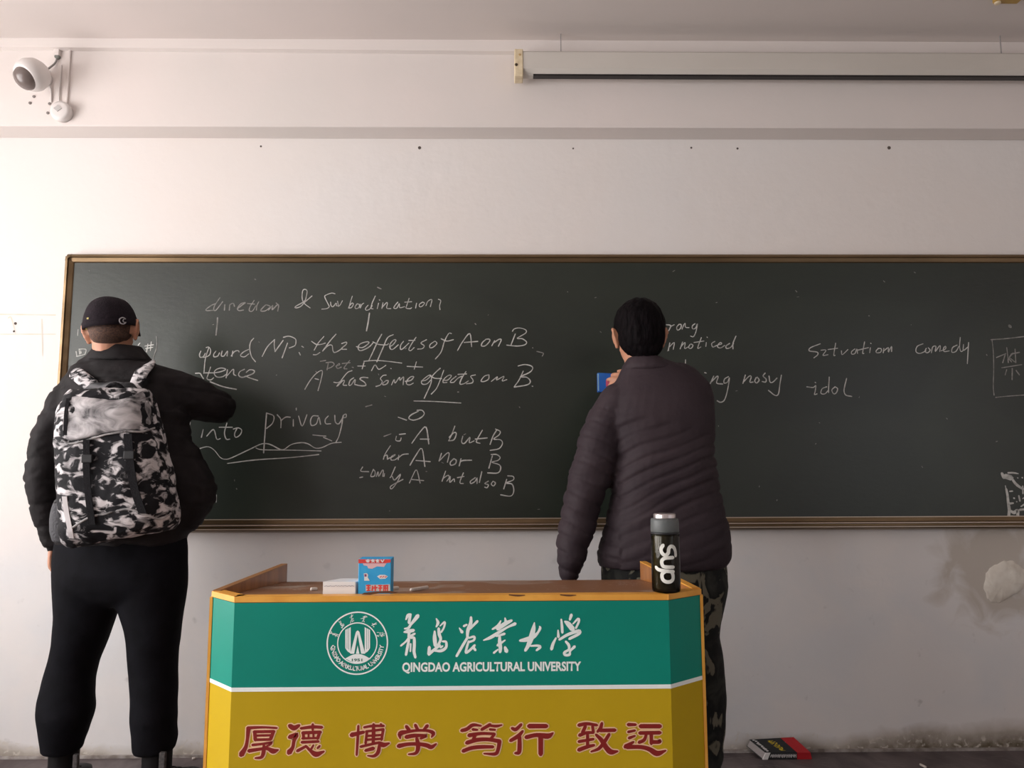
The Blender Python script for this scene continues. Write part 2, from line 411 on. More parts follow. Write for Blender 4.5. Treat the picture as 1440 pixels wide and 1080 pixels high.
# chalk handwriting, one part per word
M_CH = mat('chalk', (0.36, 0.36, 0.34), (0.60, 0.60, 0.57), 60, 0.95, lo=0.3, hi=0.6)
M_CHF = mat('chalk_rubbed', (0.20, 0.20, 0.185), (0.36, 0.35, 0.33), 60, 0.95)
def word(s, org, sc, hw=0.8, m=None, label=None):
    bm = NB(); strokes(bm, s, org, sc, YS, hw, 0.0006); o = nface('chalk_writing', bm, m or M_CH, board)
    if label: o['label'] = label
A, B, C_, D, E, G_, H_, I_, J_, K_ = (280,400), (440,400), (270,470), (420,455), (590,450), (500,570), (930,440), (1120,460), (1380,450), (90,440)
word('170,290 90,295 80,280 140,235 190,215; 235,150 180,230 165,280 190,290 265,195; 290,230 285,290; 345,232 340,290; 350,225 385,212 398,245; 430,275 500,220 520,205 470,218 432,270 450,295 500,288; 545,215 625,222; 620,180 575,250 565,295 600,300 640,240; 672,195 650,240 645,290; 750,230 700,280 700,300 750,295 800,250 760,230; 780,290 830,235 822,285 880,230 895,240 885,300', A, 8, 0.9, M_CHF, 'half rubbed out chalk word ending in ination')
word('1250,265 1185,215 1160,160 1165,75 1190,55 1215,75 1205,140 1185,190 1090,245 1085,265 1140,250 1190,200 1270,130', A, 8, 0.8, None, 'chalk ampersand')
word('208,375 205,440 190,570', A, 8, 1.0, M_CHF)
word('225,95 190,88 140,105 120,125 150,190 165,225 140,245 90,250; 180,180 185,215 205,225 235,190 240,215; 250,170 262,225; 235,215 270,215 300,165; 400,118 380,180 365,235; 365,225 395,190 410,200 390,235 360,238; 450,195 428,225 435,245 465,235 470,205 450,195; 480,200 478,240 495,205 515,190; 560,210 535,240 540,262 575,250 600,215; 632,118 600,190 590,240 610,248; 665,190 652,245; 672,155 678,160; 710,185 698,245; 700,235 745,185 755,195 748,240 790,245; 860,180 830,215 820,240 850,240 875,195 880,235 930,225; 975,140 950,215 945,240 985,245 1000,235; 930,180 1000,175; 1050,190 1040,240; 1110,180 1080,200 1080,225 1105,222 1130,190 1110,178; 1145,215 1165,170 1205,155 1190,225; 1270,150 1295,165 1283,215 1287,255', B, 7.2, 0.7, None, 'chalk word Subordination')
word('573,290 560,380 543,470', B, 7.2, 1.0); word('655,30 690,45', B, 7.2, 0.9, M_CHF)
word('285,145 220,220 175,300; 145,200 200,235 250,235 300,220; 165,350 200,350 240,325; 420,120 350,200 270,310; 270,310 330,250 375,245 385,300 400,325 435,315 490,280; 485,225 535,210 535,235 480,285 540,290', D, 8, 0.8, None, 'chalk word the')
word('650,260 720,270 790,220 770,205 700,225 670,260 680,300 720,300 790,265 840,215; 935,120 890,200 840,310 790,415; 835,205 900,235 990,240 1010,225; 1065,125 1000,160 950,270 880,430; 1020,260 1060,240 1095,190 1070,185 1030,230 1030,280 1060,290 1120,240; 1180,200 1150,240 1145,285 1170,285 1240,220; 1320,155 1270,230 1240,290 1260,305 1300,270; 1240,190 1310,190; 735,425 860,415 1000,425 1160,445', D, 8, 0.8, None, 'chalk word effects, underlined')
word('245,425 305,415; 335,440 320,520; 310,440 375,435 400,460 370,490 335,505; 420,480 460,465 455,450 425,480 440,505 480,490; 575,415 530,470 510,505 545,510; 490,450 580,440; 600,490 615,495', D, 8, 0.8, M_CHF, 'small chalk word Det')
word('665,478 750,478; 735,440 715,510', D, 8, 0.75); word('820,530 860,465 900,515 960,485 980,470; 1035,505 1042,508', D, 8, 0.75); word('1220,482 1395,490; 1325,430 1300,515', D, 8, 0.75)
word('70,740 130,640 200,560 265,530 255,620 218,755; 185,620 225,630', D, 8, 0.85); word('755,935 825,915', D, 8, 0.8, M_CHF)
word('600,530 540,560 430,705; 395,660 440,665 490,640; 440,700 500,640 515,650 500,690 540,695; 620,610 580,640 565,690 590,690 635,630 630,680; 780,610 720,605 690,625 740,660 755,695 700,700 630,685', D, 8, 0.85, None, 'chalk word has')
word('985,580 950,585 920,620 940,650 920,690 870,708; 985,640 950,670 950,690 990,680 1010,645 985,640; 1045,690 1075,630 1085,670 1135,605 1140,640 1180,600 1175,690; 1200,650 1260,640 1295,600 1260,600 1220,640 1215,680 1250,690 1290,670', D, 8, 0.8, None, 'chalk word some')
word('75,210 15,245 50,275 30,305 -20,310; 165,225 115,260 110,295 145,290 185,250 165,225; 340,145 310,145 265,230 230,340 170,415; 230,200 290,225 360,210', E, 7.579, 0.8)
word('405,325 460,230 535,145 555,285; 475,240 620,228', E, 7.579, 0.8)
word('710,205 670,240 660,275 700,275 745,230 745,205 705,205; 770,275 800,220; 795,240 850,205 870,215 840,280', E, 7.579, 0.8, None, 'upper chalk word on')
word('1020,150 975,265; 990,120 1010,95 1065,85 1130,105 1130,140 1040,195 1095,200 1140,235 1120,265 1040,278 930,268', E, 7.579, 0.8)
word('1205,295 1208,300; 1250,335 1310,350 1320,360 1308,385', E, 7.579, 0.7, M_CHF)
word('20,650 70,640 120,595 100,590 50,625 20,660 35,685 80,680 120,640; 220,515 170,560 130,610 120,680 50,835; 110,590 160,620 235,625; 258,535 220,640 180,730 125,790; 250,640 300,640 340,595 310,590 265,625 250,665 290,665; 390,600 340,640 330,665 365,665; 365,665 410,620 450,600; 495,550 450,620 430,680 470,680 520,650; 410,580 500,575; 595,585 545,600 570,640 560,670 500,680; -60,863 150,868 440,885', E, 7.579, 0.8, None, 'lower chalk word effects, underlined')
word('735,585 690,600 655,650 690,655 735,630 740,585; 765,655 830,605 820,640 900,600 880,650 930,635', E, 7.579, 0.8)
word('1105,545 1060,640 1010,710; 1050,490 1120,475 1190,490 1205,520 1170,560 1075,605 1140,610 1180,650 1150,690 1010,715; 1200,705 1206,708', E, 7.579, 0.85)
word('100,190 85,230 95,260 130,250 150,215; 160,150 190,145 210,180 200,230 160,255 120,260; 190,150 150,280 135,440; 270,190 245,225 250,255 290,245 310,210; 340,190 330,240 360,245 400,190 395,245; 440,245 480,195 520,185 530,200; 460,190 450,250; 640,170 580,200 545,240 590,255 640,220; 695,45 660,90 650,160 670,250 715,310', C_, 8, 0.8, None, 'chalk letters pound')
word('790,250 850,140 930,60; 930,60 925,120 935,195; 935,195 1025,70; 1075,100 1015,265; 1030,35 1090,22 1160,50 1170,90 1155,130 1095,155; 1235,135 1255,148; 1205,205 1220,235', C_, 8, 0.85, None, 'chalk letters NP and a colon')
word('40,440 90,440 110,470 130,500; 150,435 240,435; 210,370 180,460 170,500 210,515 245,490; 255,435 330,420 380,395 330,380 270,400 250,440 280,480 340,480 390,450; 400,400 385,490; 395,470 450,405 470,400 470,450 495,465; 590,395 540,420 525,460 560,485 620,470 690,440 700,410 650,400 610,430; 600,470 660,495 740,520; 205,535 350,590 500,620', C_, 8, 0.85, None, 'chalk letters tence, underlined')
Fo = (260,560)
word('45,205 25,280 5,295', Fo, 6, 0.9); word('155,265 140,330; 185,320 230,270 250,275 270,345 300,340; 355,210 335,290 350,345 380,345; 290,245 400,245; 440,255 420,300 430,330 465,310 480,270 450,250 410,260', Fo, 6, 0.9, None, 'chalk word into')
word('690,125 680,250 665,460; 690,125 750,150 740,210 690,255; 780,140 810,180 810,250; 810,190 850,160 890,160; 915,180 915,235; 940,85 940,100; 960,150 990,235 1030,140; 1125,150 1080,150 1060,190 1070,230 1110,215 1130,160 1145,220; 1210,150 1185,180 1190,215 1230,215; 1265,145 1270,200 1300,215 1340,150; 1340,165 1360,160 1360,135 1335,150 1325,220 1300,320 1275,370', Fo, 6, 0.85, None, 'chalk word privacy')
word('80,450 140,420 200,410 250,440 300,500 345,515 400,500 550,430 650,385 720,390 800,430 840,430 900,390 980,375 1040,385 1100,420 1160,415 1240,380 1320,372; 600,420 660,435 900,438 1150,445; 360,550 600,520 900,500 1130,475; 1080,310 1130,315 1190,320; 1170,330 1240,360', Fo, 6, 0.75, None, 'wavy chalk underline')
word('360,100 430,125; 530,50 470,80 450,110 490,125 550,105 580,70 560,42 520,42', G_, 6, 0.9)
word('240,262 300,240', G_, 6, 0.8, M_CHF)
word('345,260 340,295 375,300 385,275; 370,245 420,240', G_, 6, 0.8)
word('475,320 540,230 595,185 618,325; 545,285 620,285', G_, 6, 0.9)
word('838,175 810,250 785,300; 790,270 830,230 850,240 830,290 785,300; 905,260 895,310 920,320 965,270 960,315 1000,300; 1070,210 1030,280 1020,310 1050,320; 1010,285 1110,275', G_, 6, 0.85, None, 'upper chalk word but')
word('1190,210 1160,260 1135,330; 1180,200 1220,220 1210,250 1165,285 1220,290 1240,320 1210,365 1135,380', G_, 6, 0.85)
word('295,340 250,410 235,455; 240,430 265,420 270,455; 275,450 320,430 335,415 305,430 300,460 330,460 360,440; 365,420 360,460; 365,440 400,415 445,410', G_, 6, 0.8)
word('460,505 510,420 560,365 585,515; 510,465 630,475', G_, 6, 0.85)
word('725,405 705,470; 710,465 770,405 790,410 775,480; 830,450 800,480 805,505 840,495 850,465 830,450; 890,450 875,510; 885,475 910,465 980,463', G_, 6, 0.9, None, 'chalk word nor')
word('1155,425 1125,530; 1145,415 1190,415 1220,440 1200,465 1150,480 1210,500 1225,530 1200,570 1115,570', G_, 6, 0.85)
word('35,610 60,605; 60,520 45,555 110,560; 150,545 135,575 130,600 160,595 165,560 150,540; 175,600 190,560 195,600 225,550 235,555 230,600; 245,575 240,600; 335,520 300,600 290,610; 310,600 330,630 380,580 350,650 305,705 300,680 400,625', G_, 6, 0.85, None, 'chalk word only')
word('455,655 480,600 515,545 545,655; 470,625 575,635', G_, 6, 0.8)
word('760,555 730,640; 735,620 780,590 790,610 770,640; 800,600 795,650 830,620 835,645; 910,570 880,650 910,660; 860,610 915,600', G_, 6, 0.8)
word('1010,610 970,640 975,660 1010,640 1025,610 1025,660; 1065,560 1045,650; 1120,640 1090,660 1120,670 1110,695 1090,690; 1160,640 1145,665 1165,680 1180,655 1160,640', G_, 6, 0.8, None, 'chalk word also')
word('1275,625 1250,705; 1285,595 1330,600 1330,630 1270,655 1320,665 1335,720 1310,765 1225,755', G_, 6, 0.85)
word('50,120 95,130 75,180; 90,140 130,120; 180,115 155,145 165,175 195,155 200,120 180,115; 210,165 225,120; 220,140 240,105 245,145 280,150; 340,110 315,130 315,160 345,155 365,110 350,190 325,240 295,235', H_, 7.2, 0.8, None, 'chalk letters rong')
word('85,305 70,380; 80,345 130,300 120,370', H_, 7.2, 0.8); word('215,295 190,365; 200,340 240,300 235,360 270,345; 290,320 275,350 300,360 320,330 300,315; 405,250 375,330 370,360 400,345; 330,300 430,285; 455,300 450,340; 462,245 466,250; 540,290 510,310 520,345 560,330; 570,325 610,315 600,300 575,320 570,345 600,355 640,330; 690,310 655,335 660,360 700,350 730,310; 755,235 725,310 725,365', H_, 7.2, 0.8, None, 'chalk word noticed')
word('245,475 240,565', H_, 7.2, 0.9)
word('440,605 455,610; 430,660 445,675; 530,640 495,715; 505,700 560,645 575,650 560,710 620,720; 680,645 640,670 635,710 670,700 690,655 670,780 640,880 600,905 565,890', H_, 7.2, 0.9, None, 'chalk letters ing')
word('850,630 825,715; 830,700 890,640 910,650 895,700 930,700; 960,655 945,690 965,710 990,680 970,650; 1050,610 1030,640 1060,670 1055,700 1020,695; 1090,640 1100,700 1130,700 1170,660; 1215,630 1200,720 1185,820 1150,835 1085,785', H_, 7.2, 0.9, None, 'chalk word nosy')
word('185,130 110,160 100,185 160,195 165,215 135,240; 190,180 230,180 205,220 245,215; 305,125 290,215 300,220; 245,175 320,165; 350,185 355,215 390,185 400,175; 455,170 430,190 430,210 455,205 470,170 475,205; 530,115 515,200 525,205; 475,180 560,160; 575,160 570,200; 577,125 580,128; 640,165 620,185 625,200 655,195 660,170 635,165; 680,165 675,200; 680,185 715,160 715,195 740,150 740,190', I_, 5.538, 0.8, None, 'chalk word Situation')
word('985,130 940,150 930,190 960,205 1010,185; 1010,165 1000,190 1020,200 1040,180 1025,160; 1050,200 1060,155 1085,150 1080,190 1110,150 1120,150 1115,190; 1125,185 1160,170 1160,150 1145,165 1150,190 1190,185; 1250,140 1215,160 1210,195 1240,190 1265,150; 1275,80 1270,150 1280,190 1300,180; 1300,135 1300,180 1335,155; 1340,120 1335,200 1330,285', I_, 5.538, 0.8, None, 'chalk word comedy')
word('80,465 130,470 150,455 145,500 140,525 160,520; 145,430 150,434; 235,465 200,480 190,515 220,520 250,490; 255,390 250,470 250,510; 300,465 275,490 290,520 310,510 320,480 300,465; 390,400 375,460 370,500 385,530 430,540', I_, 5.538, 0.8, None, 'chalk word idol')
word('355,75,20 365,85,20; 120,250 320,235 540,210 700,195; 135,260 150,400 155,600 150,850 160,950; 180,980 320,965 540,950 700,940', J_, 9, 0.8, M_CHF, 'chalk box around a character')
word('190,475 310,425; 320,350 330,430 340,540; 300,440 270,540; 380,430 340,500; 425,370 435,540; 400,420 350,480 380,530; 360,480 420,530; 380,430 480,410; 255,605 510,565; 320,630 300,695; 390,615 388,755; 440,640 480,695', J_, 9, 0.9, M_CHF, 'chalk character for no or forbidden')
word('168,200 165,270; 200,185 245,190 240,225', K_, 8.47, 0.75); word('200,610 205,665; 235,620 290,600 260,640 235,670', K_, 8.47, 0.75); word('145,460 155,520; 180,430 190,490; 200,450 205,480; 150,520 250,495; 180,435 225,430 265,440 250,495; 345,465 330,500 365,490 375,440', K_, 8.47, 0.75, None, 'small chalk figures beside the frame')
word('1000,370 985,465; 1040,345 1030,450; 965,395 1065,380; 975,425 1060,410; 905,360 885,385; 890,430 920,465', K_, 8.47, 0.85); word('1100,280 1105,400 1075,500 1050,575 1015,570', K_, 8.47, 0.6, M_CHF)
word('490,145 488,235', (250,680), 9, 0.9)
word('240,200,25 270,270,30; 300,250,45 400,280,48; 350,190,15 450,190,15 530,205,8; 430,310,20 490,390,25 600,470,20 680,480,20; 610,430,15 615,560,12; 315,480,20 340,600,22 350,720,25 370,850,28 360,960,25; 370,740,20 440,730,14; 390,860,15 450,900,30 520,860,28 520,950,28; 340,965,16 540,970,16; 540,600,15 560,690,15; 450,640,15 460,645,15; 500,705,12 505,706,12; 580,790,12 640,750,15; 560,850,20 640,840,18; 610,650,10 640,630,12; 380,520,12 430,515,12; 520,280,12 525,282,12; 600,275,12 605,277,12; 660,300,20 700,500,20 690,700,22 720,900,22; 300,420,8 310,470,8', (1390,650), 12.7, 1, M_CH, 'thick white chalk splash')
for nm in ('chalk_writing.052', 'chalk_writing.059'): bpy.data.objects[nm]['kind'] = 'stuff'
bm = NB()
for k in range(60):
    x, y = random.uniform(110, 1435), random.uniform(375, 725)
    strokes(bm, '%f,%f %f,%f' % (x, y, x+random.uniform(-3, 3), y+random.uniform(-2, 2)), (0, 0), 1, YS, random.uniform(0.3, 0.8), 0.0006)
o = nface('chalk_specks', bm, M_CHF, board); o['kind'] = 'stuff'

# ---------------------------------------------------------------- projection screen case
M_CAB = mat('grey_cable', (0.30, 0.28, 0.27), rough=0.6)
ys0 = -0.212
z1 = at(722, 70.5, ys0).z; z0 = at(722, 102.5, ys0).z; x0 = at(735, 90, ys0).x; x1 = at(1440, 90, ys0).x+0.35
scr = thing('projection_screen', 'long white roller case of a projection screen mounted under the ceiling', 'projector screen', (x0, -0.2, z0))
PR = [(-0.165, z1-0.004), (-0.17, z1), (ys0+0.008, z1), (ys0, z1-0.008), (ys0, z0+0.022), (ys0+0.012, z0+0.006), (ys0+0.018, z0), (-0.165, z0)]
bm = NB(); prism(bm, [Vector((x0, y, z)) for y, z in PR], Vector((x1-x0, 0, 0)))
obj('case', bm, mat('case_enamel', (0.66, 0.62, 0.57), (0.60, 0.56, 0.51), 3, 0.45, stretch=(0.3, 1, 1)), scr)
zc0 = at(722, 107.5, ys0).z; zc1 = at(722, 69, ys0).z; xc = at(723.5, 90, ys0).x
bm = NB(); box(bm, (xc, ys0-0.004, zc0), (x0+0.002, -0.150, zc1), 0.004)
cap = obj('end_cap', bm, mat('aged_cream_plastic', (0.80, 0.68, 0.48), (0.68, 0.55, 0.36), 40, 0.5), scr); cap['label'] = 'yellowed cream end cap'
bm = NB(); lathe(bm, at(726, 91, ys0-0.004), (0, -1, 0), [(0.0065, 0), (0.0065, 0.002), (0.004, 0.003)], 12); obj('screw', bm, mat('screw_dark', (0.10, 0.07, 0.05), rough=0.4, metal=0.5), cap)
bm = NB(); lathe(bm, at(731, 77, ys0-0.004), (0, -1, 0), [(0.005, 0), (0.005, 0.0015), (0.003, 0.002)], 12); obj('screw', bm, mat('brass_screw', (0.6, 0.42, 0.2), rough=0.4, metal=0.6), cap)
bm = NB(); box(bm, (at(750, 90, ys0).x, ys0+0.014, z0-0.004), (x1, -0.168, z0+0.004), 0.001)
obj('weight_bar', bm, mat('black_bar', (0.012, 0.010, 0.010), rough=0.4), scr)
for px in (788, 1401):
    bm = NB(); p = at(px, 66, -0.17); box(bm, (p.x-0.002, -0.2, z1-0.002), (p.x+0.002, -0.196, ZC+0.004), 0.0005, 1); obj('hanger', bm, M_CAB, scr)

# ---------------------------------------------------------------- security camera and its junction box
YB_ = -0.12
M_CAMW = mat('white_camera_plastic', (0.74, 0.70, 0.68), rough=0.35)
c = at(63, 113, YB_)
t = thing('security_camera', 'white dome security camera with a dark lens, high on the left', 'camera', c)
bm = NB(); lathe(bm, c, (0, -1, 0), [(0.034, 0.0), (0.036, 0.008), (0.030, 0.016), (0.018, 0.02)], 24); obj('wall_plate', bm, M_CAMW, t, True)
ax = Vector((-0.62, -0.72, -0.20)).normalized(); hc = at(45.5, 105, YB_-0.10)
bm = NB(); tube(bm, [c+Vector((0, -0.012, 0)), c.lerp(hc, 0.45)+Vector((0.0, 0, 0.006)), hc+ax*-0.02], [0.020, 0.030, 0.050], n=20); obj('bracket', bm, M_CAMW, t, True)
ax = Vector((-0.28, -0.62, -0.62)).normalized()
bm = NB(); lathe(bm, hc, ax, [(0.02, -0.062), (0.045, -0.052), (0.062, -0.03), (0.069, 0.0), (0.066, 0.022), (0.056, 0.040), (0.050, 0.044)], 32); obj('housing', bm, M_CAMW, t, True)
bm = NB()
ax2 = Vector((-0.27, -0.60, -0.75)).normalized()
lathe(bm, hc+ax2*0.022, ax2, [(0.046, -0.02), (0.050, 0.02), (0.044, 0.036), (0.030, 0.048), (0.012, 0.055), (0.002, 0.056)], 28)
obj('lens_dome', bm, mat('dark_dome', (0.17, 0.135, 0.125), rough=0.25, spec=0.6), t, True)
bm = NB(); q = at(31, 95.5, hc.y-0.055); box(bm, (q.x-0.012, q.y-0.001, q.z-0.0025), (q.x+0.012, q.y+0.02, q.z+0.0025), 0.001, 1); obj('name_mark', bm, mat('grey_print', (0.35, 0.33, 0.33), rough=0.6), t)
M_CAB = mat('grey_cable', (0.30, 0.28, 0.27), rough=0.6)
bm = NB(); tube(bm, [at(60, 103, -0.15), at(70, 95, -0.135), at(78, 88, -0.128), at(81, 78, -0.126)], 0.004, n=8); obj('cable', bm, M_CAB, t, True)
bm = NB(); lathe(bm, at(82, 81, -0.12), (0, -1, 0), [(0.011, 0), (0.011, 0.012), (0.008, 0.014)], 12); obj('cable_clip', bm, mat('clip_grey', (0.20, 0.21, 0.19), rough=0.6), t)
bm = NB()
for px, py in ((46,69),(42.5,145),(48,136),(70,146),(67.5,159),(98,66.5)): lathe(bm, at(px, py, YB_), (0, -1, 0), [(0.0065, 0), (0.0065, 0.003), (0.003, 0.004)], 10)
obj('screw', bm, mat('screw_grey', (0.22, 0.19, 0.18), rough=0.5), bpy.data.objects['trim_1'])['kind'] = 'stuff'
c = at(84, 155, -0.15)
t = thing('junction_box', 'round white junction box on the beam below the security camera', 'junction box', Vector((c.x, -0.12, c.z)))
bm = NB(); lathe(bm, (c.x, -0.12, c.z), (0, -1, 0), [(0.043, 0), (0.044, 0.022), (0.041, 0.032), (0.030, 0.035)], 32); obj('cover', bm, M_CAMW, t, True)
bm = NB()
prism(bm, [Vector((c.x-0.006+dx, -0.1545, c.z+0.006+dz)) for dx, dz in ((-0.018, 0), (0, -0.015), (0.018, 0), (0, 0.015))], Vector((0, -0.003, 0))); obj('emblem', bm, mat('grey_badge', (0.50, 0.48, 0.47), rough=0.5), t)
bm = NB(); tube(bm, [at(83.5, 146, -0.126), at(83, 130, -0.124), at(85, 112, -0.124), at(86, 92, -0.124)], 0.0030, n=8)
tag(obj('cable', bm, M_CAMW, None, True), 'thin white cable running straight up from the round junction box', 'cable')
bm = NB(); tube(bm, [at(72, 143, -0.124), at(72, 128, -0.124), at(69, 120, -0.126)], 0.0035, n=8); tag(obj('cable', bm, M_CAMW, None, True), 'short white cable end between security camera and round junction box', 'cable')
bm = NB(); box(bm, (at(95, 100, -0.12).x, -0.128, at(95, 160, -0.12).z), (at(99, 100, -0.12).x, -0.119, at(95, 70, -0.12).z), 0.002, 1); o = obj('cable_trunking', bm, M_PAINT)
tag(o, 'thin white vertical cable strip on the beam right of the security camera', 'cable trunking')
bm = NB(); box(bm, (at(78, 70, -0.12).x, -0.135, at(78, 80, -0.12).z), (at(86, 70, -0.12).x, -0.119, at(78, 67, -0.12).z), 0.002, 1); o = obj('cable_trunking', bm, M_PAINT)
tag(o, 'short white trunking piece above the security camera cable', 'cable trunking')
# ---------------------------------------------------------------- lectern
ZR = 0.90                                        # height of the rim
def lp(px, py): return atz(px, py, ZR)
FL, FR = lp(333, 838), lp(940, 836)              # front folds at rim height
YL = (FL.y+FR.y)/2; FL.y = FR.y = YL
SLc, SRc = lp(300, 831), lp(984, 828)            # outer corners
yb = at(396, 793, SLc.y+0.5)
def back_at(px, py):                             # back end of the side board, top at rim height
    return lp(px, py)
BLc, BRc = back_at(396, 793.5), back_at(908, 790)
M_WOOD = mat('orange_varnished_wood', (0.42, 0.17, 0.045), (0.30, 0.11, 0.03), 6, 0.35, bump=0.05, bscale=30, stretch=(1, 6, 1), coat=0.2)
M_EDGE = mat('bright_edge_banding', (0.86, 0.43, 0.075), (0.76, 0.34, 0.05), 15, 0.4)
lec = thing('lectern', 'lectern with green and yellow printed front panels and orange wooden rim', 'lectern', ((FL.x+FR.x)/2, -1.2, 0))
TH = 0.018
def flat(p, z): return Vector((p.x, p.y, z))
# front and cut corner boards, two side boards
def slab(name, p, q, z0, z1, th, m, inward=None, parent=lec):
    d = (q-p); d.z = 0; nrm = Vector((-d.y, d.x, 0)).normalized()
    if inward is not None and nrm.dot(inward) < 0: nrm = -nrm
    bm = NB(); prism(bm, [flat(p, z0), flat(q, z0), flat(q, z0)+nrm*th, flat(p, z0)+nrm*th], Vector((0, 0, z1-z0)))
    return obj(name, bm, m, parent)
inn = Vector((0, 1, 0))
zt_ = ZR-0.012
slab('front_board', FL, FR, 0.0, zt_, TH, M_WOOD, inn)
slab('corner_board', SLc, FL, 0.0, zt_, TH, M_WOOD, inn)
slab('corner_board', FR, SRc, 0.0, zt_, TH, M_WOOD, inn)
for s, b_, iv in ((SLc, BLc, Vector((1, 0, 0))), (SRc, BRc, Vector((-1, 0, 0)))):
    slab('side_board', s, b_, 0.0, ZR-0.001, TH, M_WOOD, iv)
# sloping desk top: high behind the rim, low on the speaker's side
zf, zbk = ZR-0.006, at(620, 817, BLc.y).z
dk = [SLc+Vector((TH, 0, 0)), FL+Vector((0, TH, 0)), FR+Vector((0, TH, 0)), SRc-Vector((TH, 0, 0)), BRc-Vector((TH, 0.0, 0)), BLc+Vector((TH, 0.0, 0))]
def dz(y): return zf + (zbk-zf)*max(0, (y-YL)/(BLc.y-YL))
bm = NB(); top = [bm.verts.new((p.x, p.y, dz(p.y))) for p in dk]; bot = [bm.verts.new((p.x, p.y, dz(p.y)-0.018)) for p in dk]
bm.faces.new(top); bm.faces.new(list(reversed(bot)))
for i in range(6): j = (i+1) % 6; bm.faces.new((top[i], bot[i], bot[j], top[j]))
obj('desk_top', bm, mat('dusty_desk_veneer', (0.27, 0.125, 0.06), (0.50, 0.42, 0.36), 5, 0.42, bump=0.05, bscale=40, detail=7, lo=0.52, hi=0.75, dist=1.0), lec)
# rim round the front
def rim(p, q, name='rim'):
    d = (q-p).normalized(); nrm = Vector((-d.y, d.x, 0)); nrm = nrm if nrm.y > 0 else -nrm
    e = d*0.002
    bm = NB(); prism(bm, [flat(p-e, ZR-0.013)-nrm*0.003, flat(q+e, ZR-0.013)-nrm*0.003, flat(q+e, ZR-0.013)+nrm*0.026, flat(p-e, ZR-0.013)+nrm*0.026], Vector((0, 0, 0.013)))
    return obj(name, bm, M_EDGE, lec)
rim(FL, FR); rim(SLc, FL); rim(FR, SRc)
for p, q, s in ((SLc, BLc, 1), (SRc, BRc, -1)):
    bm = NB(); a, b_ = flat(p, ZR-0.002), flat(q, ZR-0.002)
    prism(bm, [a+Vector((-0.001*s, 0, 0)), a+Vector((TH*s, 0, 0)), b_+Vector((TH*s, 0, 0)), b_+Vector((-0.001*s, 0, 0))], Vector((0, 0, 0.004)))
    obj('top_edging', bm, M_EDGE if s < 0 else mat('brown_edge', (0.34, 0.16, 0.06), rough=0.4), lec)
    # upright edge strip at the outer front corner
    bm = NB(); box(bm, (min(p.x+0.001*s, p.x-0.006*s), p.y-0.005, 0.0), (max(p.x+0.001*s, p.x-0.006*s), p.y+0.010, ZR-0.0135)); obj('upright_edging', bm, M_EDGE, lec)
# printed vinyl: green above, white line, yellow below, wrapped round the three front faces
zs = at(637, 967, YL).z
PATH = [SLc+Vector((0.001, -0.003, 0)), FL+Vector((-0.001, -0.003, 0)), FR+Vector((0.001, -0.003, 0)), SRc+Vector((-0.001, -0.003, 0))]
def band(name, z0, z1, out, m):
    bm = NB(); a = []
    for p in PATH: a.append((bm.verts.new((p.x, p.y-out, z0)), bm.verts.new((p.x, p.y-out, z1)), bm.verts.new((p.x, p.y+0.0025, z0)), bm.verts.new((p.x, p.y+0.0025, z1))))
    for u, v in zip(a, a[1:]):
        bm.faces.new((u[0], v[0], v[1], u[1])); bm.faces.new((u[2], u[3], v[3], v[2])); bm.faces.new((u[1], v[1], v[3], u[3])); bm.faces.new((u[0], u[2], v[2], v[0]))
    bm.faces.new((a[0][0], a[0][1], a[0][3], a[0][2])); bm.faces.new((a[-1][0], a[-1][2], a[-1][3], a[-1][1]))
    return obj(name, bm, m, lec)
band('green_panel', zs, ZR-0.0145, 0.0, mat('green_vinyl', (0.000, 0.255, 0.190), (0.000, 0.232, 0.170), 2.5, 0.42, bump=0.06, bscale=5, spec=0.35))['label'] = 'green printed band'
band('yellow_panel', 0.01, zs, 0.0, mat('yellow_vinyl', (0.54, 0.365, 0.012), (0.50, 0.335, 0.008), 2.5, 0.38, bump=0.06, bscale=5, spec=0.25))['label'] = 'mustard yellow printed band'
M_WH = mat('white_print', (0.90, 0.95, 0.93), rough=0.5)
band('white_stripe', zs-0.0045, zs+0.0045, 0.0008, M_WH)
YT = YL-0.0034
Mo, No = (555,855), (680,855)
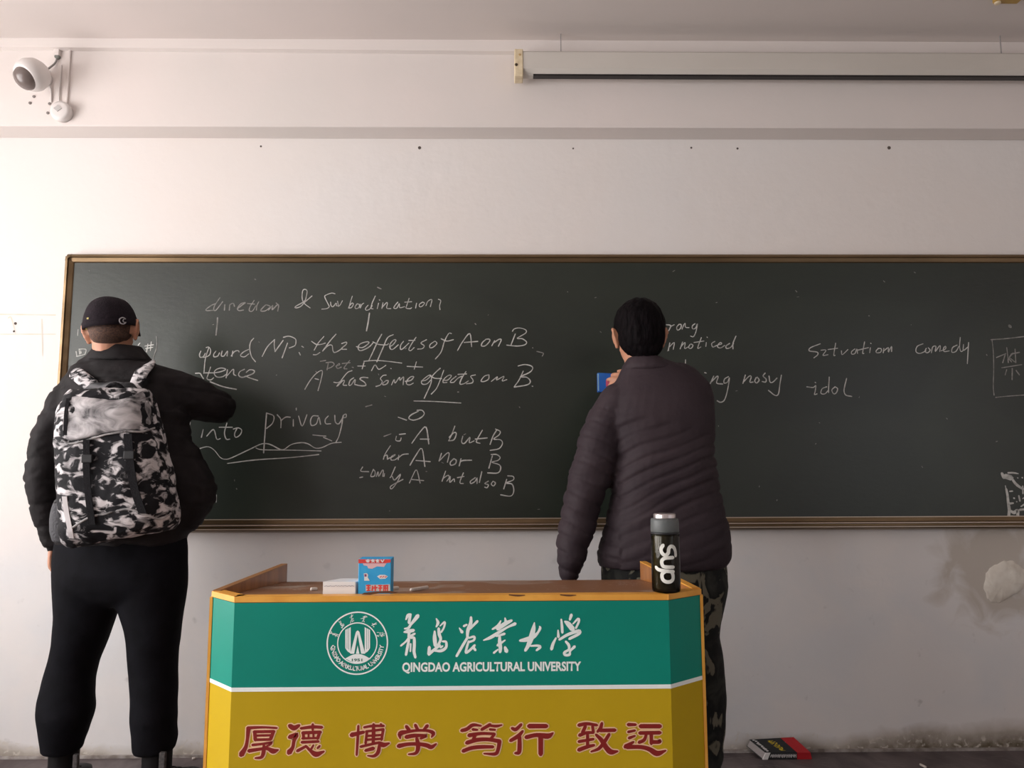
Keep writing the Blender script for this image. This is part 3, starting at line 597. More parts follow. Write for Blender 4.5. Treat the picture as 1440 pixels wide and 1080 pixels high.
NAME = [  # the six brush characters (full strokes)
 (Mo, 10.667, '170,170,12 200,110,22 240,95,16; 235,100,20 215,220,22; 345,120,30 290,190,24 240,250,18 205,300,20 150,310,12; 145,360,14 200,350,26 280,335,24; 300,385,16 230,430,18 170,500,14 95,565,14; 220,340,24 210,440,18; 215,470,18 190,600,20 170,700,18; 240,450,14 290,450,20 295,560,22 290,650,22 310,740,18; 240,540,14 235,650,12'),
 (Mo, 10.667, '625,160,10 650,220,22 625,280,12; 680,270,8 750,210,16 740,290,14 700,360,14; 660,310,20 670,400,24 690,470,20 650,560,18; 600,350,14 600,450,28 610,560,26; 520,590,22 515,690,26; 515,690,22 600,620,20 680,560,16; 720,500,14 770,510,18 770,590,20 700,640,22 600,640,14; 690,590,16 720,570,12'),
 (Mo, 10.667, '1145,140,18 1140,230,26 1100,330,26 1090,430,18; 1080,250,14 1040,270,18; 970,300,8 1010,360,24; 1240,200,20 1200,240,18 1130,310,18; 1100,430,18 1010,580,20 930,720,18; 1110,450,12 1190,430,18 1190,480,16 1120,510,16; 1110,500,16 1080,600,18 1070,670,18 1130,630,18 1200,560,18; 1180,590,20 1210,630,18'),
 (No, 9.93, '125,295,12 200,250,20 240,180,10; 300,140,10 310,190,20; 200,290,26 300,220,28 390,175,18; 0,450,8 100,410,22 230,330,20 330,270,14 440,220,22; 180,395,10 290,360,18; 225,390,16 225,470,24 235,560,24 230,610,20; 300,450,10 200,520,20; 200,580,10 145,625,16; 300,550,18 320,600,28'),
 (No, 9.93, '510,455,16 600,440,30 700,400,26 760,340,16 790,280,18 780,255,8; 710,205,8 695,300,30 660,430,36 620,530,26 585,590,20; 660,530,12 750,525,16 790,545,20 740,590,14'),
 (No, 9.93, '1085,160,12 1095,250,18 1100,340,18; 1225,100,22 1205,160,16; 1140,190,16 1180,220,32 1240,290,36; 1250,220,10 1320,150,16 1330,190,16 1290,280,14; 1040,310,10 1045,400,20; 1010,420,12 970,500,20 950,570,22; 1060,440,16 1180,370,20 1330,320,22 1330,360,20 1200,430,18; 1150,470,16 1190,520,20 1190,580,16 1130,620,18 1140,655,18 1200,650,18 1210,600,14 1270,540,20')]
for org, sc, s in NAME:
    bm = NB(); strokes(bm, s, org, sc, YT); nface('lettering', bm, M_WH, lec)
OL = mat('pale_outline_print', (0.90, 0.58, 0.36), rough=0.5); RD = mat('dark_red_print', (0.24, 0.012, 0.010), rough=0.45)
O_, P_, Q_, R_ = (330,1010), (485,1010), (640,1010), (800,1010)
MOTTO = [
 (O_, 10.286, '190,140,18 400,130,12 610,140,10; 200,150,26 185,300,18 160,420,22 100,520,34; 280,195,16 570,190,16; 290,200,20 300,310,20; 560,195,20 520,300,20; 320,250,12 520,245,12; 300,310,14 520,305,14; 260,385,14 400,370,12 540,350,12 450,420,10; 210,470,22 400,440,16 480,440,18 560,475,30 630,455,8; 425,390,14 420,480,24 390,560,18 300,575,8'),
 (O_, 10.286, '800,110,26 860,140,30 930,105,18; 800,270,26 900,235,22 860,320,20 840,420,20 790,490,34; 960,145,14 1120,125,18 1260,130,16; 1130,90,14 1130,170,12; 985,210,18 1240,200,18; 990,210,16 1000,290,16; 1230,205,18 1200,290,18; 980,290,12 1210,285,12; 1070,210,10 1070,280,10; 1140,210,10 1140,280,10; 975,345,16 1210,335,14; 910,470,18 1020,410,14; 1030,400,12 1100,470,18 1180,520,32 1290,480,10; 1140,390,10 1110,440,12; 1230,400,10 1200,430,12'),
 (P_, 10.286, '195,110,12 185,300,14 170,530,10; 100,240,28 180,220,22 270,200,18; 280,130,12 400,110,14 560,110,14; 415,90,16 415,220,22 410,360,18; 310,190,14 340,185,12 550,160,14; 320,190,14 300,360,14; 555,160,16 530,310,14; 330,255,12 540,240,12; 320,310,12 540,295,12; 230,410,14 400,370,14 500,350,14; 500,360,24 560,385,28 640,360,8; 300,465,16 410,435,22; 500,390,18 480,490,22 420,545,16 330,540,6; 520,85,12 540,110,10'),
 (P_, 10.286, '890,120,20 930,170,20; 1020,100,18 1050,160,18; 1190,110,22 1140,165,12; 800,290,8 800,220,28 900,195,20 1050,175,14 1200,180,16 1280,215,22 1255,270,8; 890,270,24 1000,250,22 1180,250,12 1100,290,14; 780,400,26 900,375,20 1050,370,20 1180,390,24 1250,415,24 1320,370,8; 1040,290,18 1060,400,26 1030,500,18 920,520,6'),
 (Q_, 9.6, '90,165,18 160,145,20 240,90,18 350,100,8; 240,150,14 300,155,10; 360,150,16 470,85,18; 480,100,12 560,105,14 630,90,6; 470,150,12 540,155,10; 190,230,22 350,205,16 530,210,14; 530,215,14 480,280,16; 270,230,18 240,300,18; 160,330,22 300,290,22 450,285,20 600,310,22; 600,310,22 580,420,20 540,480,18 390,475,6; 110,440,20 220,400,20 360,385,20 510,385,16'),
 (Q_, 9.6, '770,135,16 820,150,20 890,85,16; 750,300,18 850,240,22 910,175,14; 870,250,20 870,380,24 860,460,22 810,470,10; 1000,105,26 1230,105,24; 960,255,22 1100,225,22 1250,240,30 1320,200,8; 1155,240,28 1155,480,26'),
 (R_, 9.93, '140,95,20 250,75,18 390,95,14; 230,110,18 190,200,20; 150,235,20 250,200,16 340,200,14; 330,110,16 340,190,16; 260,200,16 260,390,18; 140,325,16 340,290,14; 140,440,22 250,400,20 350,375,14; 460,70,16 440,140,20 400,185,14; 440,170,20 640,165,20; 560,225,18 500,320,20 420,420,18 310,465,8; 380,230,14 450,300,24 530,420,30 590,470,30 680,460,8'),
 (R_, 9.93, '830,88,20 930,88,14; 830,190,14 920,170,12; 840,275,16 920,245,10; 790,395,26 900,330,12; 810,400,24 1000,400,22 1120,430,26 1230,490,32 1350,450,8; 1000,110,24 1270,110,24; 990,205,20 1270,200,20; 1080,220,14 1050,300,18 980,335,18; 1150,220,20 1150,350,20; 1150,330,22 1260,330,20 1270,310,16')]
for org, sc, s in MOTTO:
    bm = NB(); strokes(bm, s, org, sc, YT, grow=2.0); o1 = nface('character_outline', bm, OL, lec)
    bm = NB(); strokes(bm, s, org, sc, YT, lift=0.0006, grow=0.42); nface('lettering', bm, RD, o1)
# Latin line
def latin(body, pa, pb, pc, name, m, parent, Y, off=0.0, lift=0.0):   # left-bottom, right-bottom, top pixel row
    me = text_mesh(body, 1.0, off); x0, x1, y0, y1 = bounds(me)
    a, b_, t = at(pa[0], pa[1], Y), at(pb[0], pb[1], Y), at(pa[0], pc, Y)
    for v in me.vertices:
        u = (v.co.x-x0)/(x1-x0); h = (v.co.y-y0)/(y1-y0)
        p = a.lerp(b_, u); v.co = Vector((p.x, Y-lift, p.z+h*(t.z-a.z)))
    return link(name, me, m, parent)
latin('QINGDAO AGRICULTURAL UNIVERSITY', (565.5, 947.5), (817.5, 946), 931.5, 'lettering', M_WH, lec, YT, 0.035)
# round emblem
ec = at(502.5, 904.3, YT); RO = (at(546, 904, YT).x-at(459.3, 904, YT).x)/2
def arc_band(bm, c, r0, r1, n=64, a0=0, a1=2*pi, lift=0.0):
    pr = None
    for i in range(n+1):
        a = a0+(a1-a0)*i/n; d = Vector((cos(a), 0, sin(a))); cur = (bm.verts.new(c+d*r0+Vector((0, -lift, 0))), bm.verts.new(c+d*r1+Vector((0, -lift, 0))))
        if pr: bm.faces.new((pr[0], pr[1], cur[1], cur[0]))
        pr = cur
bm = NB(); arc_band(bm, ec, RO*0.955, RO); em = nface('emblem_ring', bm, M_WH, lec)
bm = NB(); arc_band(bm, ec, RO*0.62, RO*0.655); nface('emblem_ring', bm, M_WH, lec)
bm = NB()
def poly(bm, pts, lift=0.0):
    bm.faces.new([bm.verts.new(at(450+x/10.28, 850+y/10.28, YT)+Vector((0, -lift, 0))) for x, y in pts])
for mx in (1, -1):
    f = lambda x: x if mx == 1 else 2*545-x
    for (xa, xb, ya, yb2, yc) in ((366, 388, 358, 650, 628), (394, 414, 345, 672, 650), (420, 444, 332, 690, 660)):
        poly(bm, [(f(xa), ya+12), (f(xb), ya-6), (f(xb), yb2), (f(xa), yc)], 0.0001)
    poly(bm, [(f(366), 632), (f(444), 660), (f(440), 705), (f(400), 680)], 0.0002)
    poly(bm, [(f(437), 712), (f(520), 395), (f(545), 375), (f(545), 430), (f(495), 712)], 0.0003)
poly(bm, [(545, 590), (570, 712), (520, 712)], 0.0004)
pts = [(352+(735-352)*i/12, 790-75*sin(pi*i/12)) for i in range(13)] + [(735-(735-352)*i/12, 770+78*sin(pi*i/12)) for i in range(1, 12)]
poly(bm, pts, 0.0001)
nface('emblem_monogram', bm, M_WH, lec)
latin('1951', (450+460/10.28, 850+822/10.28), (450+612/10.28, 850+822/10.28), 850+782/10.28, 'lettering', mat('dark_green_print', (0.02, 0.16, 0.10), rough=0.5), em, YT, 0.03, 0.0006)
bm = NB()
def glyph_on_ring(bm, me_verts, faces, ang, rad, size, flip):
    # glyph centred at angle ang, tops outward (flip False) or inward (flip True)
    d = Vector((cos(ang), 0, sin(ang))); up = -d if flip else d
    rt = Vector((up.z, 0, -up.x)); c = ec + d*rad; vs = []
    for x, y in me_verts: vs.append(bm.verts.new(c + rt*(x*size) + up*(y*size) + Vector((0, -0.0003, 0))))
    for f in faces:
        try: bm.faces.new([vs[i] for i in f])
        except ValueError: pass
txt = 'QINGDAO AGRICULTURAL UNIVERSITY'; cache = {}
wd = {' ': 0.45, 'I': 0.36}; tot = sum(wd.get(ch, 0.8) for ch in txt); acc = 0; sp_ = radians(168)
for ch in txt:
    w_ = wd.get(ch, 0.8); a = radians(270)-sp_/2 + sp_*(acc+w_/2)/tot; acc += w_
    if ch == ' ': continue
    if ch not in cache:
        me = text_mesh(ch, 1.0, 0.03, 1); x0, x1, y0, y1 = bounds(me)
        cache[ch] = ([((v.co.x-(x0+x1)/2)*0.9, v.co.y-(y0+y1)/2) for v in me.vertices], [tuple(p.vertices) for p in me.polygons])
    glyph_on_ring(bm, *cache[ch], a, RO*0.80, RO*0.20, True)
nface('lettering', bm, M_WH, em)
cents = [(215, 420), (640, 440), (1100, 430), (220, 380), (665, 400), (1150, 380)]
bm = NB()
for k, ((org, sc, s), cen) in enumerate(zip(NAME, cents)):
    a = radians(160-140*k/5); d = Vector((cos(a), 0, sin(a))); rt = Vector((d.z, 0, -d.x)); c = ec+d*RO*0.80; S_ = RO*0.30/650
    for st in parse(s):
        ribbon(bm, [c + rt*((p[0]-cen[0])*S_) - d*((p[1]-cen[1])*S_) for p in st], [p[2]*S_*0.9 for p in st], Vector((0, -1, 0)), 2)
nface('lettering', bm, M_WH, em)
# chipped veneer on the rim under the box
bm = NB(); a = [(508,836),(512,833.6),(530,831.6),(548,831),(562,832.6),(556,834.2),(535,834),(520,836.6)]
bm.faces.new([bm.verts.new(at(x, y, YL-0.0033)) for x, y in a]); nface('chipped_veneer', bm, mat('bare_brown', (0.13, 0.05, 0.02), rough=0.8), lec)
for px in (728, 800):
    bm = NB(); strokes(bm, '%d,836.5,0.7 %d,837.5,1.2 %d,837,0.5' % (px-12, px, px+10), (0, 0), 1, YL-0.0034); nface('chipped_veneer', bm, MATS['bare_brown'], lec)

# ---------------------------------------------------------------- things on the lectern
ZT = ZR+0.0003
def boxbetween(px0, px1, pyt, pyb, Y, dep):
    a, b_ = at(px0, pyb, Y), at(px1, pyt, Y); return Vector((a.x, Y, a.z)), Vector((b_.x, Y+dep, b_.z))
YBX = YL+0.030
def seatz(y): return max(dz(y), 0) + 0.0005
# blue and red chalk box
x0 = at(503.5, 830, YBX).x; x1 = at(549.5, 830, YBX).x; zz = seatz(YBX); zt2 = at(526, 786, YBX).z
t = thing('chalk_box', 'upright blue cardboard box with a red top band and pale cloud shape, on the lectern', 'box', Vector(((x0+x1)/2, YBX+0.02, zz)))
bm = NB(); box(bm, (x0, YBX, zz), (x1, YBX+0.045, zt2), 0.001, 1); obj('carton', bm, mat('sky_blue_card', (0.03, 0.36, 0.72), (0.05, 0.42, 0.76), 30, 0.5), t)
S0 = (440, 770)
def prn(name, pts, m, lift=0.0006):
    bm = NB(); bm.faces.new([bm.verts.new(at(S0[0]+x/7.2, S0[1]+y/7.2, YBX)+Vector((0, -lift, 0))) for x, y in pts]); return nface(name, bm, m, t)
MR = mat('red_print', (0.72, 0.06, 0.05), rough=0.5); MP = mat('pink_print', (0.80, 0.50, 0.52), rough=0.5); MW2 = mat('white_card', (0.78, 0.77, 0.76), rough=0.6)
prn('red_band', [(462,118),(787,118),(787,150),(740,158),(500,158),(462,160)], MR)
prn('cloud_print', [(505,160),(745,160),(720,195),(650,190),(600,215),(560,210),(550,185),(515,180)], MP, 0.0005)
prn('white_print', [(650,292),(680,275),(730,275),(760,292),(735,315),(680,318)], MW2)
prn('white_print', [(515,262),(545,258),(560,275),(555,300),(575,335),(520,335),(520,300)], MW2); prn('figure_print', [(522,270),(542,268),(546,292),(524,296)], mat('maroon_print', (0.25, 0.06, 0.14), rough=0.5), 0.0009)
prn('white_print', [(535,378),(780,372),(785,440),(535,440)], mat('pale_grey_print', (0.62, 0.62, 0.62), rough=0.5), 0.0004)
bm = NB(); strokes(bm, '545,385,7 580,385,7; 562,380,7 562,435,8; 545,410,6 580,408,6; 548,435,6 580,432,6; 605,390,6 600,435,7; 605,410,6 650,405,7; 630,385,7 632,436,7; 665,385,6 700,385,6; 668,410,6 700,408,6; 684,382,7 680,436,7; 715,385,6 760,382,6; 720,385,6 718,436,6; 755,385,6 755,436,6; 735,385,6 735,436,6; 718,412,5 758,410,5', S0, 7.2, YBX, lift=0.0008); nface('lettering', bm, MR, t)
bm = NB(); strokes(bm, '540,130,5 575,128,5; 558,120,5 558,148,5; 545,142,5 570,142,5; 590,128,5 625,128,5; 607,120,5 600,148,5; 612,138,5 622,146,5; 640,130,5 670,128,5; 655,120,5 655,146,5; 645,145,5 668,145,5; 690,125,5 705,145,5; 720,122,5 705,145,5', S0, 7.2, YBX, lift=0.0012); nface('lettering', bm, MW2, t)
bm = NB(); strokes(bm, '680,300,4 695,290,4; 705,300,4 720,290,4; 730,300,4 745,292,4', S0, 7.2, YBX, lift=0.001); nface('lettering', bm, MR, t)
# white chalk box lying on its side
YW = YL+0.032; x0 = at(454, 830, YW).x; x1 = at(500, 830, YW).x; zz = seatz(YW); zt2 = at(477, 818, YW).z
t = thing('chalk_carton', 'low white box of chalk lying left of the blue box', 'box', Vector(((x0+x1)/2, YW+0.04, zz)))
bm = NB()
pts = [Vector((x0, YW, zz)), Vector((x1, YW-0.004, zz)), Vector((x1+0.024, YW+0.075, zz-0.004)), Vector((x0+0.024, YW+0.08, zz-0.004))]
prism(bm, pts, Vector((0, 0, zt2-zz))); obj('carton', bm, MW2, t)
bm = NB(); strokes(bm, ' '.join('%d,%d,3' % (x, 388+random.uniform(-4, 4)) for x in range(118, 420, 9)), S0, 7.2, YW-0.004, lift=0.001)
nface('lettering', bm, mat('grey_blue_print', (0.42, 0.42, 0.48), rough=0.6), t)
bm = NB(); a_ = at(508, 824, YW); 
# chalk sticks
def chalk(p, q, r, label, grp=None, m=None):
    bm = NB(); d = (q-p); lathe(bm, p, d, [(r*0.85, 0), (r, 0.002), (r*0.95, d.length-0.002), (r*0.8, d.length)], 12)
    o = obj('chalk_stick', bm, m or MATS['chalk_stub'], None, True); tag(o, label, 'chalk', grp); return o
mat('chalk_stub', (0.78, 0.72, 0.66), (0.70, 0.64, 0.58), 80, 0.9)
def ondesk(px, py, r):
    y = YL+0.03
    for _ in range(30):
        p = at(px, py, y); zt3 = seatz(y)+r
        d = ray(px, py); 
        # solve ray with the sloping desk
        k = (zbk-zf)/(BLc.y-YL); tt = (zf+k*(CAM.y-YL)+r - CAM.z)/(d.z-k*d.y); p = CAM+d*tt; break
    return p
p, q = ondesk(578, 829.5, 0.005), ondesk(601, 825.5, 0.005)
chalk(p, q, 0.0045, 'cream chalk stick lying alone right of the blue box on the lectern')
p, q = ondesk(549, 827.5, 0.005), ondesk(560, 826.5, 0.005)
chalk(p, q, 0.0045, 'short chalk stub touching the right side of the blue box')
p, q = ondesk(437, 828.5, 0.005), ondesk(446, 828, 0.005)
chalk(p, q, 0.0045, 'short chalk stub left of the low white box on the lectern')
bm = NB()
for k in range(150):
    x, y = (random.gauss(410, 22), random.uniform(820, 830)) if k < 70 else ((random.gauss(884, 14), random.gauss(819.5, 1.6)) if k < 130 else (random.uniform(560, 860), random.uniform(821, 830)))
    p = ondesk(x, y, 0.0006); a_ = random.uniform(0, pi); d_ = Vector((cos(a_), sin(a_)*0.6, 0))*random.uniform(0.002, 0.011); s_ = Vector((-d_.y, d_.x, 0)).normalized()*random.uniform(0.0006, 0.0022)
    if p.x < SLc.x+0.03 or p.x > SRc.x-0.05: continue
    kz = (zbk-zf)/(BLc.y-YL); bm.faces.new([bm.verts.new(q+Vector((0, 0, kz*(q.y-p.y)))) for q in (p-d_, p+s_, p+d_, p-s_)])
me = bpy.data.meshes.new('chalk_dust'); bm.to_mesh(me); bm.free(); o = link('chalk_dust', me, MATS['chalk_stub'], lec); o['kind'] = 'stuff'
# bottle
YBt = YL+0.036; cb = at(937, 826, YBt); rB = 19.6*pxm(YBt); cb.z = seatz(YBt)+0.006; cb.z = ZR+0.0006
zl0, zl1, zc1_ = at(937, 748, YBt).z, at(937, 729, YBt).z, at(937, 722, YBt).z
t = thing('drink_bottle', 'dark glass drink bottle with grey lid and white sideways lettering on the lectern', 'bottle', cb)
h = zl0-cb.z
bm = NB(); lathe(bm, cb, (0, 0, 1), [(rB*0.93, 0), (rB*0.98, 0.003), (rB, 0.010), (rB, h-0.010), (rB*0.97, h)], 48)
def shell_mat():
    m = bpy.data.materials.new('clear_bottle_wall'); m.use_nodes = True; nt = m.node_tree; N = nt.nodes
    tr = N.new('ShaderNodeBsdfTransparent'); tr.inputs[0].default_value = (0.62, 0.60, 0.52, 1); g = N.new('ShaderNodeBsdfGlossy'); g.inputs['Roughness'].default_value = 0.04
    x = N.new('ShaderNodeMixShader'); lw = N.new('ShaderNodeLayerWeight'); lw.inputs[0].default_value = 0.25
    nt.links.new(lw.outputs['Fresnel'], x.inputs[0]); nt.links.new(tr.outputs[0], x.inputs[1]); nt.links.new(g.outputs[0], x.inputs[2]); nt.links.new(x.outputs[0], N['Material Output'].inputs[0]); return m
obj('glass_wall', bm, shell_mat(), t, True)
bm = NB(); lathe(bm, cb+Vector((0, 0, 0.006)), (0, 0, 1), [(rB*0.80, 0), (rB*0.86, 0.004), (rB*0.86, h-0.016), (rB*0.8, h-0.008)], 40)
obj('tea', bm, mat('dark_tea', (0.055, 0.045, 0.016), (0.022, 0.018, 0.010), 18, 0.25, stretch=(1, 1, 0.12), lo=0.4, hi=0.6), t, True)
hl = zl1-zl0
bm = NB(); lathe(bm, Vector((cb.x, cb.y, zl0)), (0, 0, 1), [(rB*0.97, 0), (rB*1.0, 0.003), (rB*0.98, hl-0.004), (rB*0.94, hl)], 40); ld = obj('lid', bm, mat('grey_lid', (0.10, 0.11, 0.11), rough=0.45), t, True)
hc_ = zc1_-zl1
bm = NB(); rings = []
lathe(bm, Vector((cb.x, cb.y, zl1)), (0, 0, 1), [(rB*0.74, 0), (rB*0.78, 0.002), (rB*0.78, hc_-0.002), (rB*0.72, hc_)], 40)
bmesh.ops.inset_individual(bm, faces=[f for f in bm.faces if len(f.verts) == 4], thickness=0.0006, depth=-0.0006)
obj('steel_cap', bm, mat('brushed_steel', (0.72, 0.66, 0.66), rough=0.28, metal=0.9), ld)
bm = NB(); lathe(bm, Vector((cb.x, cb.y, zl0-0.004)), (0, 0, 1), [(rB*0.985, 0), (rB*1.012, 0.001), (rB*1.012, 0.003), (rB*0.985, 0.004)], 40); obj('seal_ring', bm, mat('black_seal', (0.015, 0.015, 0.018), rough=0.4), t, True)
bm = NB()
for st in parse('235,482 217,520 225,560 255,582 285,560 292,515 315,492 345,505 362,545 366,588; 335,606 255,612 225,640 228,680 250,700 338,703; 175,712 205,735 338,748; 262,742 228,775 232,825 262,850 305,850 334,825 334,780 318,748'):
    P = []
    for (x, y) in st:
        q = at(900+x/7.2, 700+y/7.2, YBt-rB); u = max(-0.98, min(0.98, (q.x-cb.x)/rB)); P.append(Vector((math.asin(u)*rB, 0, q.z)))
    ribbon(bm, P, [17/7.2*pxm(YBt)]*len(P), Vector((0, -1, 0)), 5)
bmesh.ops.subdivide_edges(bm, edges=bm.edges[:], cuts=1)
for v in bm.verts:
    a = v.co.x/rB; rr = rB*1.004 - v.co.y*0.5; v.co = Vector((cb.x+sin(a)*rr, cb.y-cos(a)*rr, v.co.z))
me = bpy.data.meshes.new('lettering'); bm.to_mesh(me); bm.free(); link('lettering', me, mat('bottle_white', (0.72, 0.72, 0.66), rough=0.5), t, True)

# ---------------------------------------------------------------- book on the platform by the wall
t = thing('book', 'thick black and red paperback lying on the platform against the wall', 'book', at(1100, 1070, -0.10))
fl_ = [at(1072.5, 1071, -0.085), at(1141.5, 1069, -0.085)]
ftl, ftr = at(1077, 1058.5, -0.085), at(1139.5, 1058, -0.085)
btl, btr = at(1054, 1040, -0.012), at(1116, 1036.5, -0.012)
bot_l, bot_r = Vector((fl_[0].x, fl_[0].y, max(0.001, fl_[0].z))), Vector((fl_[1].x, fl_[1].y, 0.001))
thk = ftl - bot_l
bbl, bbr = btl - thk, btr - thk
def hexa(bm, c):   # 8 corners: bottom fl fr br bl, top fl fr br bl
    v = [bm.verts.new(p) for p in c]
    for f in ((0,3,2,1),(4,5,6,7),(0,1,5,4),(1,2,6,5),(2,3,7,6),(3,0,4,7)): bm.faces.new([v[i] for i in f])
def bl3(u, v, w_):
    lo_ = bot_l.lerp(bot_r, u).lerp(bbl.lerp(bbr, u), v); hi_ = ftl.lerp(ftr, u).lerp(btl.lerp(btr, u), v); return lo_.lerp(hi_, w_)
def bxr(name, u0, u1, v0, v1, w0, w1, m):
    bm = NB(); hexa(bm, [bl3(u0, v0, w0), bl3(u1, v0, w0), bl3(u1, v1, w0), bl3(u0, v1, w0), bl3(u0, v0, w1), bl3(u1, v0, w1), bl3(u1, v1, w1), bl3(u0, v1, w1)]); return obj(name, bm, m, t)
MK = mat('black_cover', (0.012, 0.014, 0.016), rough=0.35); MRC = mat('red_cover', (0.42, 0.012, 0.018), rough=0.35)
bxr('pages', 0.01, 0.985, 0.03, 0.97, 0.06, 0.94, mat('page_paper', (0.30, 0.27, 0.27), (0.38, 0.35, 0.34), 60, 0.8, stretch=(1, 1, 20)))
cv = bxr('cover', 0.0, 0.70, 0.0, 1.0, 0.94, 1.0, MK); cv['label'] = 'black part of the cover'
bxr('cover', 0.70, 1.0, 0.0, 1.0, 0.94, 1.0, MRC)['label'] = 'red part of the cover'
bxr('spine', 0.10, 0.70, -0.012, 0.03, 0.0, 1.0, MK)['label'] = 'black part of the spine'
bxr('spine', 0.70, 1.0, -0.012, 0.03, 0.0, 1.0, MRC)['label'] = 'red part of the spine'
bxr('spine', 0.0, 0.10, -0.012, 0.03, 0.0, 1.0, MW2)['label'] = 'white foot of the spine'
bxr('back_cover', 0.0, 1.0, 0.0, 1.0, 0.0, 0.06, MK)
def bribbon(s, face, m, hw):
    bm = NB()
    for st in parse(s):
        pr = None
        for (u, v) in st:
            if face == 'top': c = bl3(u, v, 1.0)+Vector((0, -0.0004, 0.0012)); e = (bl3(1, v, 1)-bl3(0, v, 1)).normalized()*hw
            else: c = bl3(u, -0.012, v)+Vector((0, -0.0008, 0)); e = Vector((hw, 0, 0))
            cur = (bm.verts.new(c-e), bm.verts.new(c+e))
            if pr: bm.faces.new((pr[0], pr[1], cur[1], cur[0]))
            pr = cur
    me = bpy.data.meshes.new('lettering'); bm.to_mesh(me); bm.free(); link('lettering', me, m, t)
random.seed(3)
bribbon('; '.join('%.3f,%.3f %.3f,%.3f' % (0.05+0.05*random.random(), v, 0.05+0.06*random.random(), v+0.06) for v in [0.08+0.09*k for k in range(10)] for _ in (0, 1)), 'top', MATS['white_card'], 0.004)
bribbon('; '.join('%.3f,%.3f %.3f,%.3f' % (0.33+0.16*random.random(), v, 0.33+0.16*random.random(), v+0.07) for v in [0.12+0.08*k for k in range(9)] for _ in (0, 1, 2)), 'top', mat('yellow_title', (0.62, 0.47, 0.02), rough=0.5), 0.003)
bribbon('; '.join('%.3f,%.3f %.3f,%.3f' % (u+random.uniform(-.01, .01), 0.25+0.1*random.random(), u, 0.8) for u in [0.14+0.028*k for k in range(20)] ), 'front', MATS['white_card'], 0.0010)
bribbon('; '.join('%.3f,0.52 %.3f,0.6' % (u, u+.01) for u in [0.14+0.056*k for k in range(10)] ), 'front', MATS['white_card'], 0.004)
random.seed(5)
p = atz(1302, 1079, 0.006); chalk(p, p+Vector((-0.006, 0.03, 0)), 0.0045, 'small chalk stub on the platform at the bottom right of the photo', None, None)
p = atz(270, 1067, 0.004); chalk(p, p+Vector((0.012, 0.006, 0)), 0.0045, 'tiny chalk bit on the platform left of the lectern')
# chalk dust and scratches on the platform
bm = NB()
for k in range(46):
    x, y = random.uniform(1000, 1120) if k % 2 else random.uniform(1150, 1440), random.uniform(1062, 1080)
    p = atz(x, y, 0.0008); d = Vector((random.uniform(0.02, 0.07), random.uniform(-0.05, 0.01), 0)); 
    if p.y > -0.02 or p.y+d.y > -0.02: continue
    s = Vector((-d.y, d.x, 0)).normalized()*0.0007
    bm.faces.new([bm.verts.new(q) for q in (p-s, p+s, p+d+s, p+d-s)])
me = bpy.data.meshes.new('scratches'); bm.to_mesh(me); bm.free()
o = link('scratches', me, mat('scratch_pale', (0.30, 0.26, 0.26), rough=0.8)); o.parent = bpy.data.objects['floor_platform']; o['kind'] = 'stuff'
# ---------------------------------------------------------------- people
def skin_mat():
    m = mat('skin', (0.46, 0.22, 0.13), (0.54, 0.26, 0.165), 14, 0.5, bump=0.05, bscale=120)
    b = m.node_tree.nodes['Principled BSDF']; b.inputs['Subsurface Weight'].default_value = 0.12; b.inputs['Subsurface Radius'].default_value = (0.02, 0.008, 0.004); b.inputs['Subsurface Scale'].default_value = 0.3
    return m
M_SKIN = skin_mat()
def head_frame(yaw, tilt, nod):   # yaw>0 turns to the viewer's right, tilt>0 leans the crown right, nod>0 looks down
    return Matrix.Rotation(radians(tilt), 3, 'Y') @ Matrix.Rotation(radians(-yaw), 3, 'Z') @ Matrix.Rotation(radians(-nod), 3, 'X')
def add_head(bm, c, Rm, s=1.0, ear=1.0):
    def E(p, r, rot=None): ellipsoid(bm, c + Rm @ (Vector(p)*s), [q*s for q in r], Rm @ rot if rot is not None else Rm, 24, 16)
    E((0, -0.012, 0.022), (0.077, 0.096, 0.097)); E((0, 0.028, -0.030), (0.064, 0.066, 0.080)); E((0, 0.050, -0.078), (0.040, 0.042, 0.030))
    E((0, 0.088, 0.018), (0.052, 0.014, 0.014)); E((0.032, 0.075, -0.022), (0.022, 0.018, 0.018)); E((-0.032, 0.075, -0.022), (0.022, 0.018, 0.018))
    def T(pts, rad): tube(bm, [c + Rm @ (Vector(p)*s) for p in pts], [q*s for q in rad], n=10)
    T([(0, 0.090, 0.012), (0, 0.104, -0.012), (0, 0.112, -0.026)], [0.008, 0.011, 0.013]); E((0.011, 0.100, -0.029), (0.008, 0.009, 0.007)); E((-0.011, 0.100, -0.029), (0.008, 0.009, 0.007))
    E((0, 0.090, -0.050), (0.024, 0.012, 0.006)); E((0, 0.088, -0.060), (0.021, 0.012, 0.007))
    for sx in (1, -1):
        rot = Matrix.Rotation(radians(-22*sx), 3, 'Z') @ Matrix.Rotation(radians(14*sx), 3, 'Y') @ Matrix.Rotation(radians(12), 3, 'X')
        E((0.087*sx, -0.008, -0.008), (0.008*ear, 0.019*ear, 0.032*ear), rot); E((0.084*sx, -0.002, -0.034*ear), (0.009, 0.011, 0.012))
        pts = [(0.080*sx, 0.008, 0.0), (0.088*sx, 0.006, 0.022*ear), (0.098*sx, -0.014*ear, 0.024*ear), (0.099*sx, -0.024*ear, 0.002), (0.090*sx, -0.014, -0.030*ear)]
        T(pts, [0.005, 0.0055, 0.006, 0.006, 0.005])
